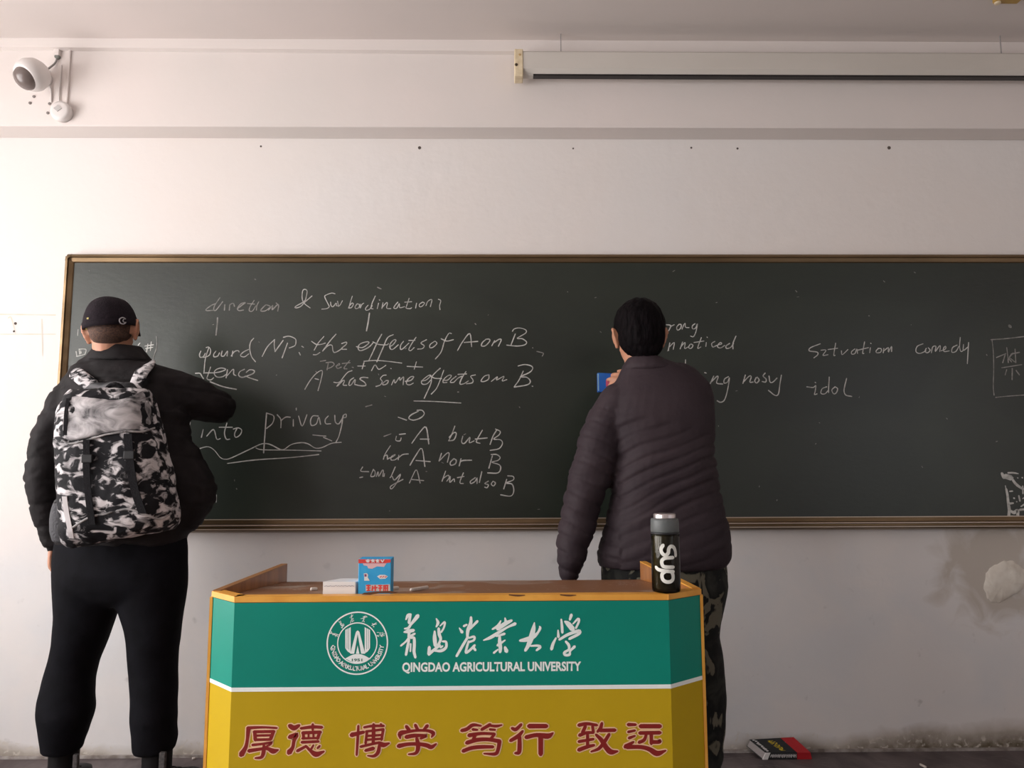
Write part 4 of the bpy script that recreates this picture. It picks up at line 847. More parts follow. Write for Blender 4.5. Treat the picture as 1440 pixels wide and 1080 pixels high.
def add_eyes(parent, c, Rm, s=1.0):
    for sx in (1, -1):
        bm = NB(); ellipsoid(bm, c + Rm @ (Vector((0.031*sx, 0.0775, 0.004))*s), (0.0125*s,)*3, Rm, 16, 10)
        obj('eye', bm, mat('eye_white', (0.7, 0.68, 0.66), rough=0.2), parent, True)
        bm = NB(); ellipsoid(bm, c + Rm @ (Vector((0.031*sx, 0.0895, 0.003))*s), (0.006*s, 0.002*s, 0.006*s), Rm, 12, 8)
        obj('iris', bm, mat('dark_iris', (0.02, 0.012, 0.008), rough=0.2), parent, True)
def add_hand(bm, wr, d, palm_n, right, curl=0.5, s=1.0, spread=0.10, thumb_close=0.5):
    # wr wrist point, d direction of the fingers, palm_n the way the palm faces
    d = d.normalized(); pn = (palm_n - d*palm_n.dot(d)).normalized(); sd = d.cross(pn)*(1 if right else -1)   # sd points to the thumb side
    def Pt(a, b, c): return wr + (d*a + sd*b + pn*c)*s
    tube(bm, [Pt(-0.01, 0, 0), Pt(0.03, 0.002, 0), Pt(0.075, 0.0, 0), Pt(0.094, 0, 0.0)], [(0.026*s, 0.019*s), (0.036*s, 0.016*s), (0.041*s, 0.0145*s), (0.038*s, 0.011*s)], side=sd, n=16)
    ellipsoid(bm, Pt(0.035, 0.025, 0.008), (0.018*s,)*3)
    for k, (off, ln, r) in enumerate(((0.030, 0.072, 0.0088), (0.0105, 0.080, 0.0092), (-0.0100, 0.074, 0.0088), (-0.029, 0.058, 0.0078))):
        a = 0.0; p = Pt(0.088-0.006*abs(k-1), off, 0.0); pts = [Pt(0.070, off*0.95, 0), p]; rr = [r*1.05*s, r*1.05*s]
        fan = sd*(spread*(1.3-k)*0.8)
        for seg, q in ((0.46, 1.0), (0.31, 0.92), (0.23, 0.82)):
            a += curl*(0.9 if seg == 0.46 else 1.1)
            p = p + (d*cos(a) + pn*sin(a) + fan).normalized()*ln*seg*s; pts.append(p); rr.append(r*q*s)
        tube(bm, pts, rr, n=10, k=3)
    t0, t1 = Pt(0.018, 0.024, 0.006), Pt(0.042, 0.046, 0.014+0.01*thumb_close)
    t2 = t1 + (d*0.62 + sd*(0.55-0.5*thumb_close) + pn*0.45*thumb_close).normalized()*0.034*s
    t3 = t2 + (d*0.75 + sd*(0.30-0.6*thumb_close) + pn*0.50*thumb_close).normalized()*0.027*s
    tube(bm, [t0, t1, t2, t3], [0.0125*s, 0.0115*s, 0.010*s, 0.0085*s], n=10, k=3)
def nz(p, sc): return noise.noise(Vector(p)*sc)

M_JACKL = mat('black_jacket_cloth', (0.015, 0.012, 0.013), (0.009, 0.0075, 0.008), 10, 0.7, bump=0.2, bscale=45, spec=0.2)
M_JACKR = mat('plum_black_padded_cloth', (0.040, 0.028, 0.033), (0.030, 0.021, 0.026), 6, 0.66, bump=0.2, bscale=45, spec=0.22)
M_TROU = mat('black_trouser_cloth', (0.0055, 0.0055, 0.008), (0.0035, 0.0035, 0.005), 20, 0.85, bump=0.1, bscale=90, spec=0.12)
M_SHOE = mat('black_boot', (0.006, 0.0055, 0.006), rough=0.6, spec=0.2)
M_SOLE = mat('rubber_sole', (0.014, 0.010, 0.010), rough=0.8, spec=0.2)

def shoe(parent, heel, toe, h, m=None):
    d = (toe-heel); d.z = 0; L_ = d.length; d.normalize(); s_ = Vector((-d.y, d.x, 0))
    bm = NB(); rings = []
    for f, w_, hh in ((0.0, 0.026, 0.055), (0.08, 0.037, 0.075), (0.3, 0.040, 0.08), (0.5, 0.043, 0.066), (0.7, 0.050, 0.055), (0.88, 0.046, 0.046), (1.0, 0.022, 0.028)):
        c = heel + d*(L_*f); rings.append([c + s_*(w_*math.copysign(abs(cos(2*pi*j/16))**0.7, cos(2*pi*j/16))) + Vector((0, 0, 0.026+max(0, hh*(0.5+0.5*math.copysign(abs(sin(2*pi*j/16))**0.7, sin(2*pi*j/16)))))) for j in range(16)])
    ring_tube(bm, rings)
    a = heel + d*(L_*0.22)
    tube(bm, [a+Vector((0, 0, 0.07)), a+Vector((0, 0, 0.12)), a+Vector((0, 0, h))], [(0.052, 0.050), (0.052, 0.050), (0.053, 0.052)], side=d, n=16)
    o = fuse('shoe', bm, 0.009, m or M_SHOE, parent, 4)
    bm = NB(); n = 22
    ol = []
    for j in range(n):
        th = 2*pi*j/n; f = 0.5-0.5*cos(th)*1.04; w_ = 0.052*abs(sin(th))**0.6*(0.82+0.25*f)
        ol.append(heel + d*(L_*f) + s_*(math.copysign(w_, sin(th))) + Vector((0, 0, 0.001)))
    prism(bm, ol, Vector((0, 0, 0.030))); obj('sole', bm, M_SOLE, o)
    bm = NB()
    for q in range(4):
        c = heel + d*(L_*(0.42+0.09*q)) + Vector((0, 0, 0.103-0.009*q)); tube(bm, [c-s_*0.025, c+Vector((0, 0, 0.006)), c+s_*0.025], 0.0035, n=6)
    obj('laces', bm, mat('dark_lace', (0.03, 0.03, 0.03), rough=0.8), o, True)['kind'] = 'stuff'
    return o

# ======== left man: black cap, black jacket, patterned backpack
YP = -0.42
man = thing('person', 'man in a black cap and black jacket with a patterned backpack, writing on the board', 'person', Vector((at(163, 800, YP).x, YP, 0)))
hcL = at(158, 461, YP-0.01) ; RL = head_frame(-9, -7, 10); hcL = hcL + Vector((0, 0, -0.010))
bm = NB(); add_head(bm, hcL, RL, 0.98, 1.18)
tube(bm, [hcL+Vector((0, -0.012, -0.02)), hcL+Vector((0.002, -0.016, -0.085)), at(166, 515, YP+0.01), at(166, 540, YP)], [0.060, 0.057, 0.062, 0.09])
tube(bm, [at(167, 520, YP), at(167, 600, YP), at(170, 700, YP), at(170, 765, YP), at(170, 792, YP)], [(0.13, 0.07), (0.17, 0.10), (0.15, 0.09), (0.16, 0.09), (0.14, 0.08)], side=(1, 0, 0), n=20)
shL, elL, wrL = at(90, 575, YP+0.01), at(64, 675, YP-0.02), at(76, 762, YP+0.02)
tube(bm, [shL, elL, wrL], [0.048, 0.040, 0.028]); add_hand(bm, wrL, Vector((0.02, 0.01, -1)), Vector((1, 0.2, 0)), False, 0.35, 0.98)
shR, elR, wrR = at(240, 548, YP+0.02), at(310, 570, YP+0.14), at(262, 545, -0.13)
tube(bm, [at(200, 545, YP), shR, elR, wrR], [0.06, 0.050, 0.040, 0.027]); add_hand(bm, wrR, Vector((-0.9, 0.42, 0.25)), Vector((-0.2, 0.5, -0.6)), True, 0.75, 0.98, 0.03, 1.0)
for hx, kx, fx in ((124, 100, 88), (214, 217, 219)):
    tube(bm, [at(hx, 790, YP), at(kx, 925, YP+0.02), at(fx, 1055, YP), Vector((at(fx, 1060, YP).x, YP, 0.07))], [0.080, 0.056, 0.040, 0.036])
body = fuse('body', bm, 0.0055, M_SKIN, man, 3); add_eyes(man, hcL, RL, 0.98)
# cropped hair
bm = NB(); ellipsoid(bm, hcL + RL @ Vector((0, -0.018, 0.018)), (0.0785, 0.0930, 0.093), RL, 28, 20)
ellipsoid(bm, hcL + RL @ Vector((0, -0.045, -0.030)), (0.064, 0.058, 0.048), RL, 28, 20)
fuse('hair', bm, 0.006, mat('cropped_hair', (0.055, 0.030, 0.022), (0.11, 0.055, 0.035), 160, 0.8, bump=0.4, bscale=260, lo=0.4, hi=0.6), man, 3)
# cap
M_CAP = mat('cap_cloth', (0.016, 0.011, 0.015), (0.011, 0.008, 0.011), 60, 0.85, bump=0.3, bscale=200, spec=0.15)
Rc = RL @ Matrix.Rotation(radians(15), 3, 'X')
def capP(p): return hcL + Rc @ Vector(p)
bm = NB(); rings = []
for k in range(13):
    ph = (pi/2)*k/12.5; z = 0.010+0.116*sin(ph); r = cos(ph)**0.72
    ring = []
    for j in range(48):
        th = 2*pi*j/48; seam = 1-0.012*(abs(cos(3*th))**30)
        ring.append(capP((0.093*r*seam*cos(th), -0.008+0.107*r*seam*sin(th), z)))
    rings.append(ring)
rings.insert(0, [capP((0.092*cos(2*pi*j/48), -0.008+0.105*sin(2*pi*j/48), 0.012)) for j in range(48)])
ring_tube(bm, rings)
for v in bm.verts: v.co += Vector((nz(v.co, 18), nz(v.co+Vector((5, 0, 0)), 18), nz(v.co+Vector((0, 9, 0)), 18)))*0.004
cap_ = obj('cap', bm, M_CAP, man, True); cap_['label'] = 'black baseball cap with a small round emblem at the back'
bm = NB(); ellipsoid(bm, capP((0, -0.008, 0.127)), (0.008, 0.008, 0.004), Rc, 12, 8); obj('button', bm, M_CAP, cap_, True)
bm = NB(); rings = []
for z0_, dr in ((0.006, 0.002), (0.007, 0.0045), (0.028, 0.0045), (0.029, 0.002)):
    rings.append([capP(((0.0920+dr)*cos(2*pi*j/48), -0.008+(0.1060+dr)*sin(2*pi*j/48), z0_)) for j in range(48)])
ring_tube(bm, rings, False); obj('band', bm, M_CAP, cap_, True)
bm = NB(); top_, bot_ = [], []
N_ = 14
for i in range(N_+1):
    th = radians(20+140*i/N_)
    a = (0.093*cos(th), -0.008+0.107*sin(th)); b_ = (0.080*cos(th)*0.95, 0.060+0.118*sin(th))
    drop = 0.022*abs(cos(th))
    top_.append([capP((a[0], a[1], 0.014)), capP((b_[0], b_[1], 0.006-drop))])
vt = [[bm.verts.new(p) for p in r] for r in top_]; vb = [[bm.verts.new(p - Rc @ Vector((0, 0, 0.004))) for p in r] for r in top_]
for i in range(N_):
    bm.faces.new((vt[i][0], vt[i+1][0], vt[i+1][1], vt[i][1])); bm.faces.new((vb[i][0], vb[i][1], vb[i+1][1], vb[i+1][0])); bm.faces.new((vt[i][1], vt[i+1][1], vb[i+1][1], vb[i][1])); bm.faces.new((vt[i][0], vb[i][0], vb[i+1][0], vt[i+1][0]))
for i in (0, N_): bm.faces.new((vt[i][0], vt[i][1], vb[i][1], vb[i][0]))
obj('brim', bm, M_CAP, cap_, True)
def onsurf(px, py, c, R_):   # point on a head-sized sphere seen at a pixel
    d = ray(px, py).normalized(); oc = CAM-c; b_ = oc.dot(d); disc = b_*b_-(oc.length_squared-R_*R_)
    return CAM + d*(-b_-sqrt(max(0, disc)))
from mathutils.bvhtree import BVHTree
_w = parent_world(cap_); _cv = BVHTree.FromPolygons([v.co + _w for v in cap_.data.vertices], [tuple(p.vertices) for p in cap_.data.polygons])
def oncap(px, py, out=0.003):
    d = ray(px, py).normalized(); loc, nrm, _, _ = _cv.ray_cast(CAM, d)
    if loc is None: loc, nrm, _, _ = _cv.find_nearest(capP((-0.09, -0.05, 0.03)))
    if nrm.dot(d) > 0: nrm = -nrm
    return loc + nrm*out
e0 = oncap(171.5, 451.5, 0.006); nn = (e0-capP((0, -0.008, 0.03))).normalized()
bm = NB(); s_, u_ = frame(nn, (1, 0, 0)); tube(bm, [e0 + s_*0.012*cos(a) + u_*0.012*sin(a) for a in [radians(40+290*k/10) for k in range(11)]], 0.0022, n=8, k=2)
tube(bm, [e0+u_*0.006+s_*0.004, e0, e0-u_*0.006+s_*0.006], 0.002, n=6)
obj('emblem', bm, mat('grey_stitching', (0.38, 0.36, 0.38), rough=0.7), cap_, True)
a0, a1 = oncap(121, 462, 0.006), oncap(125.5, 447, 0.004)
bm = NB(); s_ = Vector((0.006, -0.004, 0)); o_ = Vector((-0.004, -0.006, 0)); hexa(bm, [a0-s_, a0+s_, a0+s_+o_*0.3, a0-s_+o_*0.3, a1-s_*0.8, a1+s_*0.8, a1+s_*0.8+o_*0.3, a1-s_*0.8+o_*0.3])
obj('sticker', bm, mat('yellow_sticker', (0.62, 0.52, 0.20), rough=0.5), cap_)
# jacket
rows = [(489,137,195,YP+0.005,.066),(497,130,203,YP,.074),(507,120,214,YP,.080),(518,104,240,YP,.090),(535,90,258,YP,.108),(560,84,264,YP,.122),(600,84,264,YP,.128),(650,88,272,YP,.132),(685,88,288,YP+.01,.135),(705,88,290,YP+.01,.135),(728,86,276,YP,.135),(745,84,264,YP,.132),(764,84,260,YP,.125)]
bm = NB(); slices(bm, interp_rows(rows, 3), 36, 2.3)
tube(bm, [at(96, 562, YP), at(72, 620, YP-0.005), at(64, 672, YP-0.015), at(68, 715, YP), at(75, 750, YP+0.015), at(77, 763, YP+0.015)], [(0.070, 0.075), (0.068, 0.075), (0.067, 0.072), (0.062, 0.066), (0.044, 0.050), (0.040, 0.046)], side=(1, 0, 0), n=20)
tube(bm, [at(205, 552, YP), at(240, 551, YP+0.02), at(272, 560, YP+0.06), at(298, 570, YP+0.10), at(308, 571, YP+0.14)], [0.100, 0.090, 0.080, 0.070, 0.066], n=20)
tube(bm, [at(306, 572, YP+0.13), at(290, 562, YP+0.20), at(268, 548, -0.16)], [0.062, 0.052, 0.040], n=20)
tube(bm, [at(262, 640, YP), at(283, 672, YP+0.02), at(291, 697, YP+0.02), at(270, 728, YP+0.01), at(245, 738, YP)], [(0.05, 0.05), (0.035, 0.06), (0.028, 0.06), (0.04, 0.06), (0.05, 0.06)], side=(1, 0, 0), n=16)
def dispL(p, n):
    d = 0.006*nz(p, 9) + 0.006*nz((p.x*1.0, p.y, p.z*3+p.x*1.5), 9) + 0.003*nz((p.x, p.y, p.z*2.2-p.x), 22)
    q = abs(((p.z*1.0+0.15*abs(p.x-man.location.x)) % 0.085)/0.085-0.5)*2
    return d - 0.005*max(0, (q-0.82)/0.18)
jk = fuse('jacket', bm, 0.0085, M_JACKL, man, 4, dispL); jk['label'] = 'black padded jacket'
bm = NB(); slices(bm, [(487,135,197,YP+0.0,.068),(489,134,198,YP+0.0,.070),(497,128,205,YP-0.004,.079),(507,121,213,YP-.004,.083),(510,121,213,YP-.004,.080)], 36, 2.2)
fuse('collar', bm, 0.007, M_JACKL, man, 3, lambda p, n: 0.003*nz(p, 22))
# trousers
def leg(rows_): 
    slices(bm, interp_rows(rows_, 3), 24, 2.1)
bm = NB()
slices(bm, interp_rows([(752,82,260,YP,.115),(775,80,262,YP,.125),(805,78,262,YP-.01,.130),(825,79,261,YP-.008,.122),(840,82,257,YP-.004,.10),(850,100,238,YP,.06)], 3), 32, 2.3)
leg([(785,79,172,YP,.110),(820,79,172,YP-.005,.115),(848,79.5,166,YP,.108),(866,80,161,YP,.100),(904,76.5,147,YP+.01,.09),(930,70,137,YP+.02,.085),(954,63.5,132,YP+.02,.085),(980,58,130,YP+.01,.088),(1002,56,129,YP,.09),(1022,57,124,YP,.085),(1040,59,117,YP,.078),(1057,60,113,YP,.074)])
leg([(785,164,261,YP,.110),(820,164,261,YP-.005,.115),(848,168,258,YP,.106),(882,177,253,YP,.095),(913,181,248,YP+.01,.088),(945,185,248,YP+.02,.085),(980,186,247,YP+.01,.085),(1010,186,247,YP,.085),(1035,188,246,YP,.078),(1056,191,243,YP,.072)])
def dispT(p, n):
    return 0.005*nz((p.x*2, p.y*2, p.z*2), 4) + (0.005*nz((p.x*2, p.y*2, p.z*5), 4)*min(1, (0.5-p.z)*4) if p.z < 0.5 else 0)
tr = fuse('trousers', bm, 0.009, M_TROU, man, 10, dispT); tr['label'] = 'loose black trousers'
def gx(px, Y): return at(px, 1090, Y).x
sh1 = shoe(man, Vector((gx(90, YP)+0.005, YP-0.055, 0)), Vector((gx(84, YP)-0.03, YP+0.21, 0)), 0.205); 
sh2 = shoe(man, Vector((gx(210, YP)-0.006, YP-0.045, 0)), Vector((gx(214, YP)+0.13, YP+0.15, 0)), 0.205)
for px, a, b_ in ((229, 1058, 1082),):
    bm = NB(); p = at(px, a, YP-0.062); q = at(px, b_, YP-0.058); box(bm, (p.x-0.012, p.y-0.004, q.z), (p.x+0.010, p.y+0.012, p.z), 0.003); obj('strap', bm, mat('pale_boot_strap', (0.09, 0.08, 0.08), (0.03, 0.03, 0.03), 90, 0.7), sh2)
bm = NB(); p = at(106, 1066, YP-0.05); box(bm, (p.x-0.008, p.y-0.004, p.z-0.04), (p.x+0.010, p.y+0.012, p.z+0.012), 0.003); obj('strap', bm, MATS['pale_boot_strap'], sh1)

# backpack (worn, a thing of its own)
def marble(name, lo, hi, sc=12):
    m = mat(name, (0.008, 0.008, 0.010), (0.60, 0.57, 0.58), sc, 0.7, spec=0.2, bump=0.15, bscale=60, detail=9, lo=lo, hi=hi, dist=1.0, stretch=(1, 1, 1.6)); return m
M_BP = marble('ink_wash_print_cloth', 0.50, 0.61, 19); M_BPF = marble('pale_ink_wash_cloth', 0.34, 0.68, 12); M_BPS = marble('strap_ink_wash_cloth', 0.45, 0.56, 22)
M_WEB = mat('black_webbing', (0.008, 0.0075, 0.009), rough=0.8, spec=0.15, bump=0.3, bscale=200)
YBK = YP-0.24
bag = thing('backpack', 'black and white ink wash patterned rucksack on the back of the man in the cap', 'backpack', at(168, 762, YBK))
rows = [(548,104,208,YBK+.02,.060),(556,96,214,YBK+.015,.085),(580,88,216,YBK,.105),(620,87,226,YBK,.118),(660,92,234,YBK,.125),(700,94,241,YBK,.128),(735,96,246,YBK,.125),(750,99,246,YBK+.01,.115),(758,106,240,YBK+.02,.09)]
bm = NB(); slices(bm, interp_rows(rows, 3), 40, 3.2)
zT_, zB_, xC_ = at(160, 600, YBK).z, at(160, 755, YBK).z, at(165, 700, YBK).x
for v in bm.verts: v.co.z += (v.co.x-xC_)*0.17*max(0, min(1.1, (zT_-v.co.z)/(zT_-zB_)))
def dispB(p, n): return 0.006*nz(p, 11) + 0.004*nz(p, 26) + 0.002*nz(p, 55)
mc_ = fuse('main_compartment', bm, 0.008, M_BP, bag, 3, dispB)
_wb = parent_world(bag); _bv = BVHTree.FromPolygons([v.co + _wb for v in mc_.data.vertices], [tuple(p.vertices) for p in mc_.data.polygons])
def onbag(x, y, out):
    for yy in (y, y+4, y+8, y+12):
        d = ray(x, yy).normalized(); loc, nrm, _, _ = _bv.ray_cast(CAM, d)
        if loc is not None: break
    if loc is None: loc, nrm, _, _ = _bv.find_nearest(at(x, y, YBK-0.05))
    return at(x, y, loc.y-out)
# slanting top flap lying over the bag
bm = NB(); ys_ = YBK-0.118
ol = [(88,556),(100,552),(140,560),(160,566),(200,546),(208,548),(214,572),(217,600),(200,606),(178,605),(150,609),(118,618),(98,622),(88,616),(86,590)]
def fold_pt(x, y, o):   # flap sits on the bulge of the bag
    return onbag(x, y, o+0.002)
inner = [(sum(p[0] for p in ol)/len(ol), sum(p[1] for p in ol)/len(ol))]
bmf = NB(); T_, B_ = [], []
for f in (1.0, 0.93, 0.6, 0.3):
    T_.append([bmf.verts.new(fold_pt(inner[0][0]+(x-inner[0][0])*f, inner[0][1]+(y-inner[0][1])*f, 0.010*(0 if f == 1 else 1)+0.0015*nz((x*0.05, y*0.05, f*3), 1))) for x, y in ol])
cT = bmf.verts.new(fold_pt(inner[0][0], inner[0][1], 0.016)); bk_ = [bmf.verts.new(fold_pt(x, y, -0.02)) for x, y in ol]
n = len(ol)
for r in range(3):
    for i in range(n): bmf.faces.new((T_[r][i], T_[r][(i+1) % n], T_[r+1][(i+1) % n], T_[r+1][i]))
for i in range(n):
    bmf.faces.new((T_[3][i], T_[3][(i+1) % n], cT)); bmf.faces.new((T_[0][(i+1) % n], T_[0][i], bk_[i], bk_[(i+1) % n]))
bmf.faces.new(bk_)
o = obj('top_flap', bmf, M_BPF, bag, True); o['label'] = 'paler grey top flap with a slanting lower edge'
ss = o.modifiers.new('sub', 'SUBSURF'); ss.levels = 1; ss.render_levels = 1
bm = NB(); tube(bm, [fold_pt(x, y, 0.003) for x, y in ((217,602),(200,607),(178,607),(150,611),(118,620),(98,624),(88,619))], 0.0035, n=8); obj('piping', bm, mat('pale_piping', (0.42, 0.40, 0.40), (0.1, 0.1, 0.1), 30, 0.6), o, True)
# webbing straps hanging down the bag
def strap(name, pts, w_, out, m, parent=bag, th=0.003):
    bm = NB(); P = smooth_path([onbag(x, y, min(out, 0.012)*0.6) for x, y in pts], 4); pr = None
    for p in P:
        v = [bm.verts.new(p+Vector((dx, dy, 0))) for dx, dy in ((-w_, 0), (w_, 0), (w_, -th), (-w_, -th))]
        if pr:
            for i in range(4): bm.faces.new((pr[i], pr[(i+1) % 4], v[(i+1) % 4], v[i]))
        else: bm.faces.new(v)
        pr = v
    bm.faces.new(pr); return obj(name, bm, m, parent)
strap('webbing_strap', [(180,610),(183,650),(190,690),(201,722)], 0.0135, 0.010, M_WEB)
strap('webbing_strap', [(122,618),(122,660),(125,700),(130,738)], 0.0110, 0.010, M_WEB)
strap('webbing_strap', [(96,560),(93,585),(92,612)], 0.006, 0.014, M_WEB)
strap('compression_strap', [(98,660),(130,668),(170,664),(215,655)], 0.0001, 0.012, M_WEB)
for x, y in ((182,640),(123,645)):
    bm = NB(); p = onbag(x, y, 0.008); box(bm, (p.x-0.018, p.y-0.006, p.z-0.014), (p.x+0.018, p.y+0.006, p.z+0.014), 0.003); obj('buckle', bm, mat('black_plastic', (0.010, 0.010, 0.011), rough=0.5, spec=0.3), bag)
# lower front pocket edge
bm = NB(); tube(bm, [onbag(x, y, 0.001) for x, y in ((102,742),(125,728),(150,722),(180,716),(205,724),(225,730),(240,722))], 0.004, n=8); obj('pocket_seam', bm, MATS['pale_piping'], bag, True)
# shoulder straps going over the shoulders
def shstrap(pts, w_):
    bm = NB(); P = smooth_path(pts, 4); rings = []
    for i, p in enumerate(P):
        t = (P[min(i+1, len(P)-1)]-P[max(0, i-1)]).normalized(); s_ = t.cross(Vector((0, -1, 0.35))).normalized(); u_ = s_.cross(t).normalized()
        rings.append([p+s_*(w_*cos(a))+u_*(0.009*sin(a)) for a in [2*pi*j/14 for j in range(14)]])
    ring_tube(bm, rings); o = obj('shoulder_strap', bm, M_BPS, bag, True)
shstrap([at(138, 566, YBK+0.07), at(131, 545, YP-0.135), at(117, 533, YP-0.115), at(107, 525, YP-0.085), at(102, 522, YP-0.03), at(108, 530, YP+0.06), at(121, 550, YP+0.112), at(124, 600, YP+0.128)], 0.026)
shstrap([at(186, 566, YBK+0.07), at(191, 543, YP-0.135), at(199, 524, YP-0.118), at(206, 517, YP-0.088), at(210, 513, YP-0.03), at(208, 524, YP+0.06), at(203, 552, YP+0.115), at(200, 600, YP+0.132)], 0.026)
bm = NB(); tube(bm, [at(148, 556, YBK+0.03), at(152, 544, YBK+0.02), at(163, 540, YBK+0.015), at(172, 546, YBK+0.02), at(174, 556, YBK+0.03)], 0.007, n=10); obj('carry_handle', bm, M_WEB, bag, True)
bm = NB(); slices(bm, interp_rows([(538,132,186,YBK+.07,.03),(550,118,196,YBK+.06,.045),(566,112,202,YBK+.04,.06)], 3), 28, 2.6); fuse('drawstring_collar', bm, 0.008, mat('dark_ink_wash_cloth', (0.02, 0.022, 0.026), (0.20, 0.20, 0.21), 9, 0.7, bump=0.3, bscale=50, lo=0.45, hi=0.7, dist=1.2), bag, 3, lambda p, n: 0.006*nz(p, 30))
# side pocket with a dark bottle-like pouch on the left
bm = NB(); slices(bm, interp_rows([(706,78,102,YBK+.06,.035),(722,74,104,YBK+.06,.045),(745,73,106,YBK+.06,.048),(762,77,106,YBK+.06,.042)], 3), 20, 2.3); fuse('side_pocket', bm, 0.007, mat('charcoal_mesh_cloth', (0.055, 0.055, 0.062), rough=0.7, bump=0.5, bscale=120), bag, 3, lambda p, n: 0.002*nz(p, 30))['label'] = 'charcoal side pocket'
bm = NB(); tube(bm, [at(80, 706, YBK+0.04), at(88, 701, YBK+0.03), at(99, 700, YBK+0.02)], 0.010, n=10); obj('cord_lock', bm, MATS['black_plastic'], bag, True)
strap('side_band', [(91,698),(94,720),(99,745),(101,757)], 0.008, 0.006, mat('pale_band', (0.60, 0.57, 0.58), rough=0.6))

# ======== right man: plum black padded jacket, camouflage trousers
YQ = -0.64
man2 = thing('person', 'black-haired man in a plum black padded jacket and camouflage trousers behind the lectern', 'person', Vector((at(930, 900, YQ).x, YQ, 0)))
hcR = at(898, 473, YQ+0.02); RR_ = head_frame(-7, -2, 12)
bm = NB(); add_head(bm, hcR, RR_, 1.0, 1.05)
tube(bm, [hcR+Vector((0, -0.01, -0.03)), at(901, 505, YQ+0.02), at(908, 530, YQ+0.01), at(918, 560, YQ)], [0.060, 0.060, 0.066, 0.09])
tube(bm, [at(922, 545, YQ), at(930, 620, YQ), at(934, 720, YQ), at(934, 800, YQ), at(934, 850, YQ)], [(0.14, 0.07), (0.15, 0.10), (0.14, 0.09), (0.16, 0.10), (0.15, 0.10)], side=(1, 0, 0), n=20)
tube(bm, [at(860, 575, YQ), at(833, 680, YQ-0.02), at(804, 790, YQ-0.06), at(800, 806, YQ-0.06)], [0.048, 0.040, 0.029, 0.027])
add_hand(bm, at(799, 806, YQ-0.06), Vector((0.06, -0.12, -1)), Vector((0.9, 0.5, 0)), False, 0.35, 0.98)
BXc = at(857, 537, -0.36)                     # the blue box he holds
wr2 = at(908, 542, -0.395)
tube(bm, [at(955, 555, YQ+0.01), at(970, 572, YQ+0.06), at(972, 598, YQ+0.12), at(955, 590, -0.42), wr2], [0.045, 0.040, 0.034, 0.030, 0.027])
add_hand(bm, wr2, Vector((-0.95, 0.02, 0.33)), Vector((-0.1, 1.0, -0.2)), True, 0.42, 1.0, 0.06, 0.9)
for hx, kx, fx in ((890, 884, 880), (972, 978, 982)):
    tube(bm, [at(hx, 830, YQ), at(kx, 960, YQ+0.01), at(fx, 1090, YQ), Vector((at(fx, 1100, YQ).x, YQ, 0.07))], [0.080, 0.058, 0.042, 0.036])
fuse('body', bm, 0.0055, M_SKIN, man2, 3); add_eyes(man2, hcR, RR_)
bm = NB()
ellipsoid(bm, hcR + RR_ @ Vector((0, -0.018, 0.034)), (0.090, 0.106, 0.100), RR_, 30, 20)
ellipsoid(bm, hcR + RR_ @ Vector((0, -0.036, -0.006)), (0.084, 0.084, 0.094), RR_, 30, 20)
ellipsoid(bm, hcR + RR_ @ Vector((0.002, -0.050, -0.052)), (0.064, 0.048, 0.056), RR_, 30, 20)
ellipsoid(bm, hcR + RR_ @ Vector((0, 0.050, 0.075)), (0.062, 0.042, 0.036), RR_, 20, 12)
M_HAIR = mat('black_hair', (0.003, 0.0025, 0.003), (0.007, 0.005, 0.006), 90, 0.6, bump=0.6, bscale=90, stretch=(1, 1, 0.25), spec=0.05)
def dispH(p, n):
    return 0.004*nz((p.x*30, p.y*30, p.z*9), 1.6) + 0.0025*nz((p.x*60, p.y*60, p.z*15), 2)
fuse('hair', bm, 0.005, M_HAIR, man2, 2, dispH)
rows = [(505,886,931,YQ+.0,.064),(512,881,950,YQ,.070),(520,873,972,YQ,.080),(530,869,988,YQ,.092),(542,862,998,YQ,.105),(560,854,1003,YQ,.120),(590,848,1004,YQ,.130),(620,858,1003,YQ,.133),(640,862,1003,YQ,.135),(700,858,1013,YQ,.138),(740,850,1022,YQ,.145),(765,843,1026,YQ,.150),(780,840,1027,YQ,.150),(790,840,1023,YQ,.146),(797,842,1018,YQ,.140)]
bm = NB(); slices(bm, interp_rows(rows, 3), 36, 2.35)
tube(bm, [at(871, 566, YQ), at(850, 604, YQ-0.005), at(838, 645, YQ-0.01), at(824, 690, YQ-0.02), at(811, 740, YQ-0.04), at(803, 778, YQ-0.055), at(801, 804, YQ-0.06)], [(0.074, 0.080), (0.075, 0.082), (0.078, 0.082), (0.070, 0.076), (0.064, 0.068), (0.053, 0.058), (0.040, 0.046)], side=(1, 0, 0), n=20)
tube(bm, [at(955, 545, YQ), at(968, 560, YQ+0.05), at(975, 600, YQ+0.12), at(955, 590, -0.42), wr2.lerp(at(955, 590, -0.42), 0.12)], [0.09, 0.08, 0.068, 0.055, 0.040], n=20)
x_ref = at(862, 650, YQ).x
zy = at(900, 592, YQ).z
def dispR(p, n):
    d = 0.003*nz(p, 9)
    sleeve = p.x < at(862, 600, YQ).x
    if p.z < zy+0.05*sin(p.x*6):
        if sleeve:
            u = p.z*1.0 + (p.x-x_ref)*0.45 + 0.02*nz(p, 7); k = 0.055
            q = abs((u % k)/k-0.5)*2; d += -0.005*max(0, (q-0.62)/0.38)**1.3 + 0.007*nz((p.x*9, p.y*6, p.z*26), 1)
        else:
            u = p.z - (p.x-x_ref)*0.42 + 0.030*nz(p, 5); k = 0.044
            q = abs((u % k)/k-0.5)*2; w_ = max(0.25, 1-abs(p.z-1.16)/0.30)
            d += -0.008*w_*max(0, (q-0.45)/0.55)**1.4 + 0.005*nz((p.x*7, p.y*7, (p.z-(p.x-x_ref)*0.42)*30), 1)
    return d
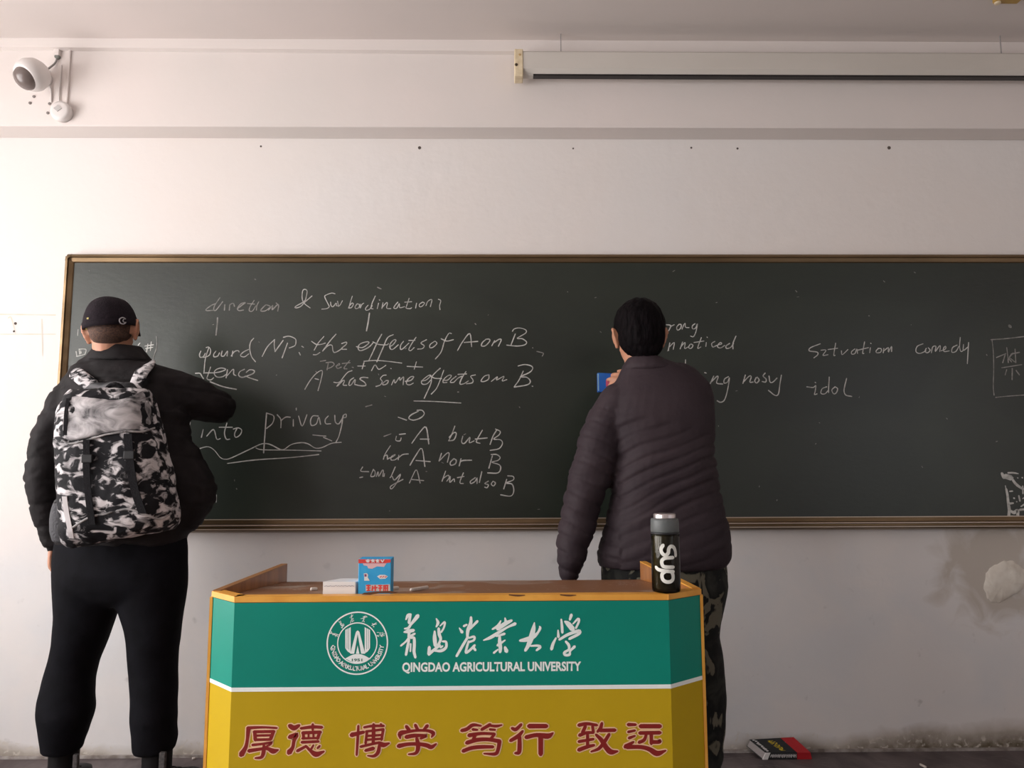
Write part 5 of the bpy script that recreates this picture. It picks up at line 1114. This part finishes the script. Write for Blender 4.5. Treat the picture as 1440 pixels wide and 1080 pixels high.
jk = fuse('jacket', bm, 0.0062, M_JACKR, man2, 3, dispR); jk['label'] = 'quilted plum black jacket with smooth yoke'
bm = NB(); slices(bm, [(503,883,930,YQ+.0,.068),(506,882,934,YQ-.002,.072),(514,876,948,YQ-.004,.080),(520,874,956,YQ-.002,.084),(523,875,955,YQ,.080)], 36, 2.2); fuse('collar', bm, 0.0065, M_JACKR, man2, 3, lambda p, n: 0.002*nz(p, 20))
bm = NB()
P = [at(872-(y-560)*0.02+sin((y-556)/22)*2, y, YQ-0.10) for y in range(552, 640, 12)]
# camouflage trousers
mc = mat('camouflage_cloth', (0.008, 0.009, 0.009), (0.130, 0.120, 0.088), 15, 0.7, bump=0.2, bscale=70, detail=3, lo=0.565, hi=0.60, dist=1.1, stretch=(1, 1, 0.75), spec=0.2)
nt = mc.node_tree; ramp = [n_ for n_ in nt.nodes if n_.type == 'VALTORGB'][0]
e = ramp.color_ramp.elements.new(0.47); e.color = (0.030, 0.032, 0.026, 1); e = ramp.color_ramp.elements.new(0.50); e.color = (0.010, 0.010, 0.010, 1); ramp.color_ramp.elements[0].position = 0.30
bm = NB()
slices(bm, interp_rows([(778,848,1018,YQ,.125),(800,846,1021,YQ,.130),(830,846,1021,YQ,.130),(870,850,1015,YQ,.110)], 3), 32, 2.3)
leg([(840,846,934,YQ,.115),(890,846,926,YQ,.100),(960,846,918,YQ+.01,.088),(1030,846,914,YQ,.088),(1100,850,908,YQ,.078),(1136,854,904,YQ,.070)])
leg([(820,930,1022,YQ,.12),(858,934,1015,YQ,.108),(893,940,1010,YQ,.10),(939,942,1017,YQ+.01,.095),(974,943,1021,YQ+.01,.095),(1016,944,1020,YQ,.092),(1062,946,1016,YQ,.085),(1090,950,1008,YQ,.078),(1136,956,1004,YQ,.070)])
tr = fuse('trousers', bm, 0.009, mc, man2, 3, dispT); tr['label'] = 'dark camouflage trousers'
shoe(man2, Vector((gx(880, YQ)-0.01, YQ-0.08, 0)), Vector((gx(880, YQ)-0.05, YQ+0.19, 0)), 0.14)
shoe(man2, Vector((gx(980, YQ), YQ-0.08, 0)), Vector((gx(980, YQ)+0.04, YQ+0.19, 0)), 0.14)
# blue box in his raised hand
b0, b1 = at(841, 551, -0.352), at(871, 524, -0.352)
t = thing('blue_box', 'small blue box with red print in the raised hand of the black-haired man', 'box', Vector(((b0.x+b1.x)/2, -0.34, b0.z)))
bm = NB(); box(bm, (b0.x, -0.352, b0.z), (b1.x+0.02, -0.325, b1.z), 0.002); 
for v in bm.verts: v.co.z += (v.co.x-b0.x)*-0.05
obj('carton', bm, mat('royal_blue_card', (0.015, 0.11, 0.46), (0.02, 0.14, 0.50), 20, 0.5), t)
bm = NB(); bm.faces.new([bm.verts.new(at(x, y, -0.3535)) for x, y in ((852,534),(862,530),(866,536),(860,541),(855,546),(852,543))]); me = bpy.data.meshes.new('red_print'); bm.to_mesh(me); bm.free(); link('red_print', me, mat('soft_red_print', (0.55, 0.10, 0.18), rough=0.5), t)
bm = NB(); box(bm, (b0.x-0.0006, -0.3525, b0.z+0.004), (b0.x+0.004, -0.350, b1.z-0.004)); obj('edge_print', bm, mat('pale_blue_print', (0.25, 0.45, 0.62), rough=0.5), t)
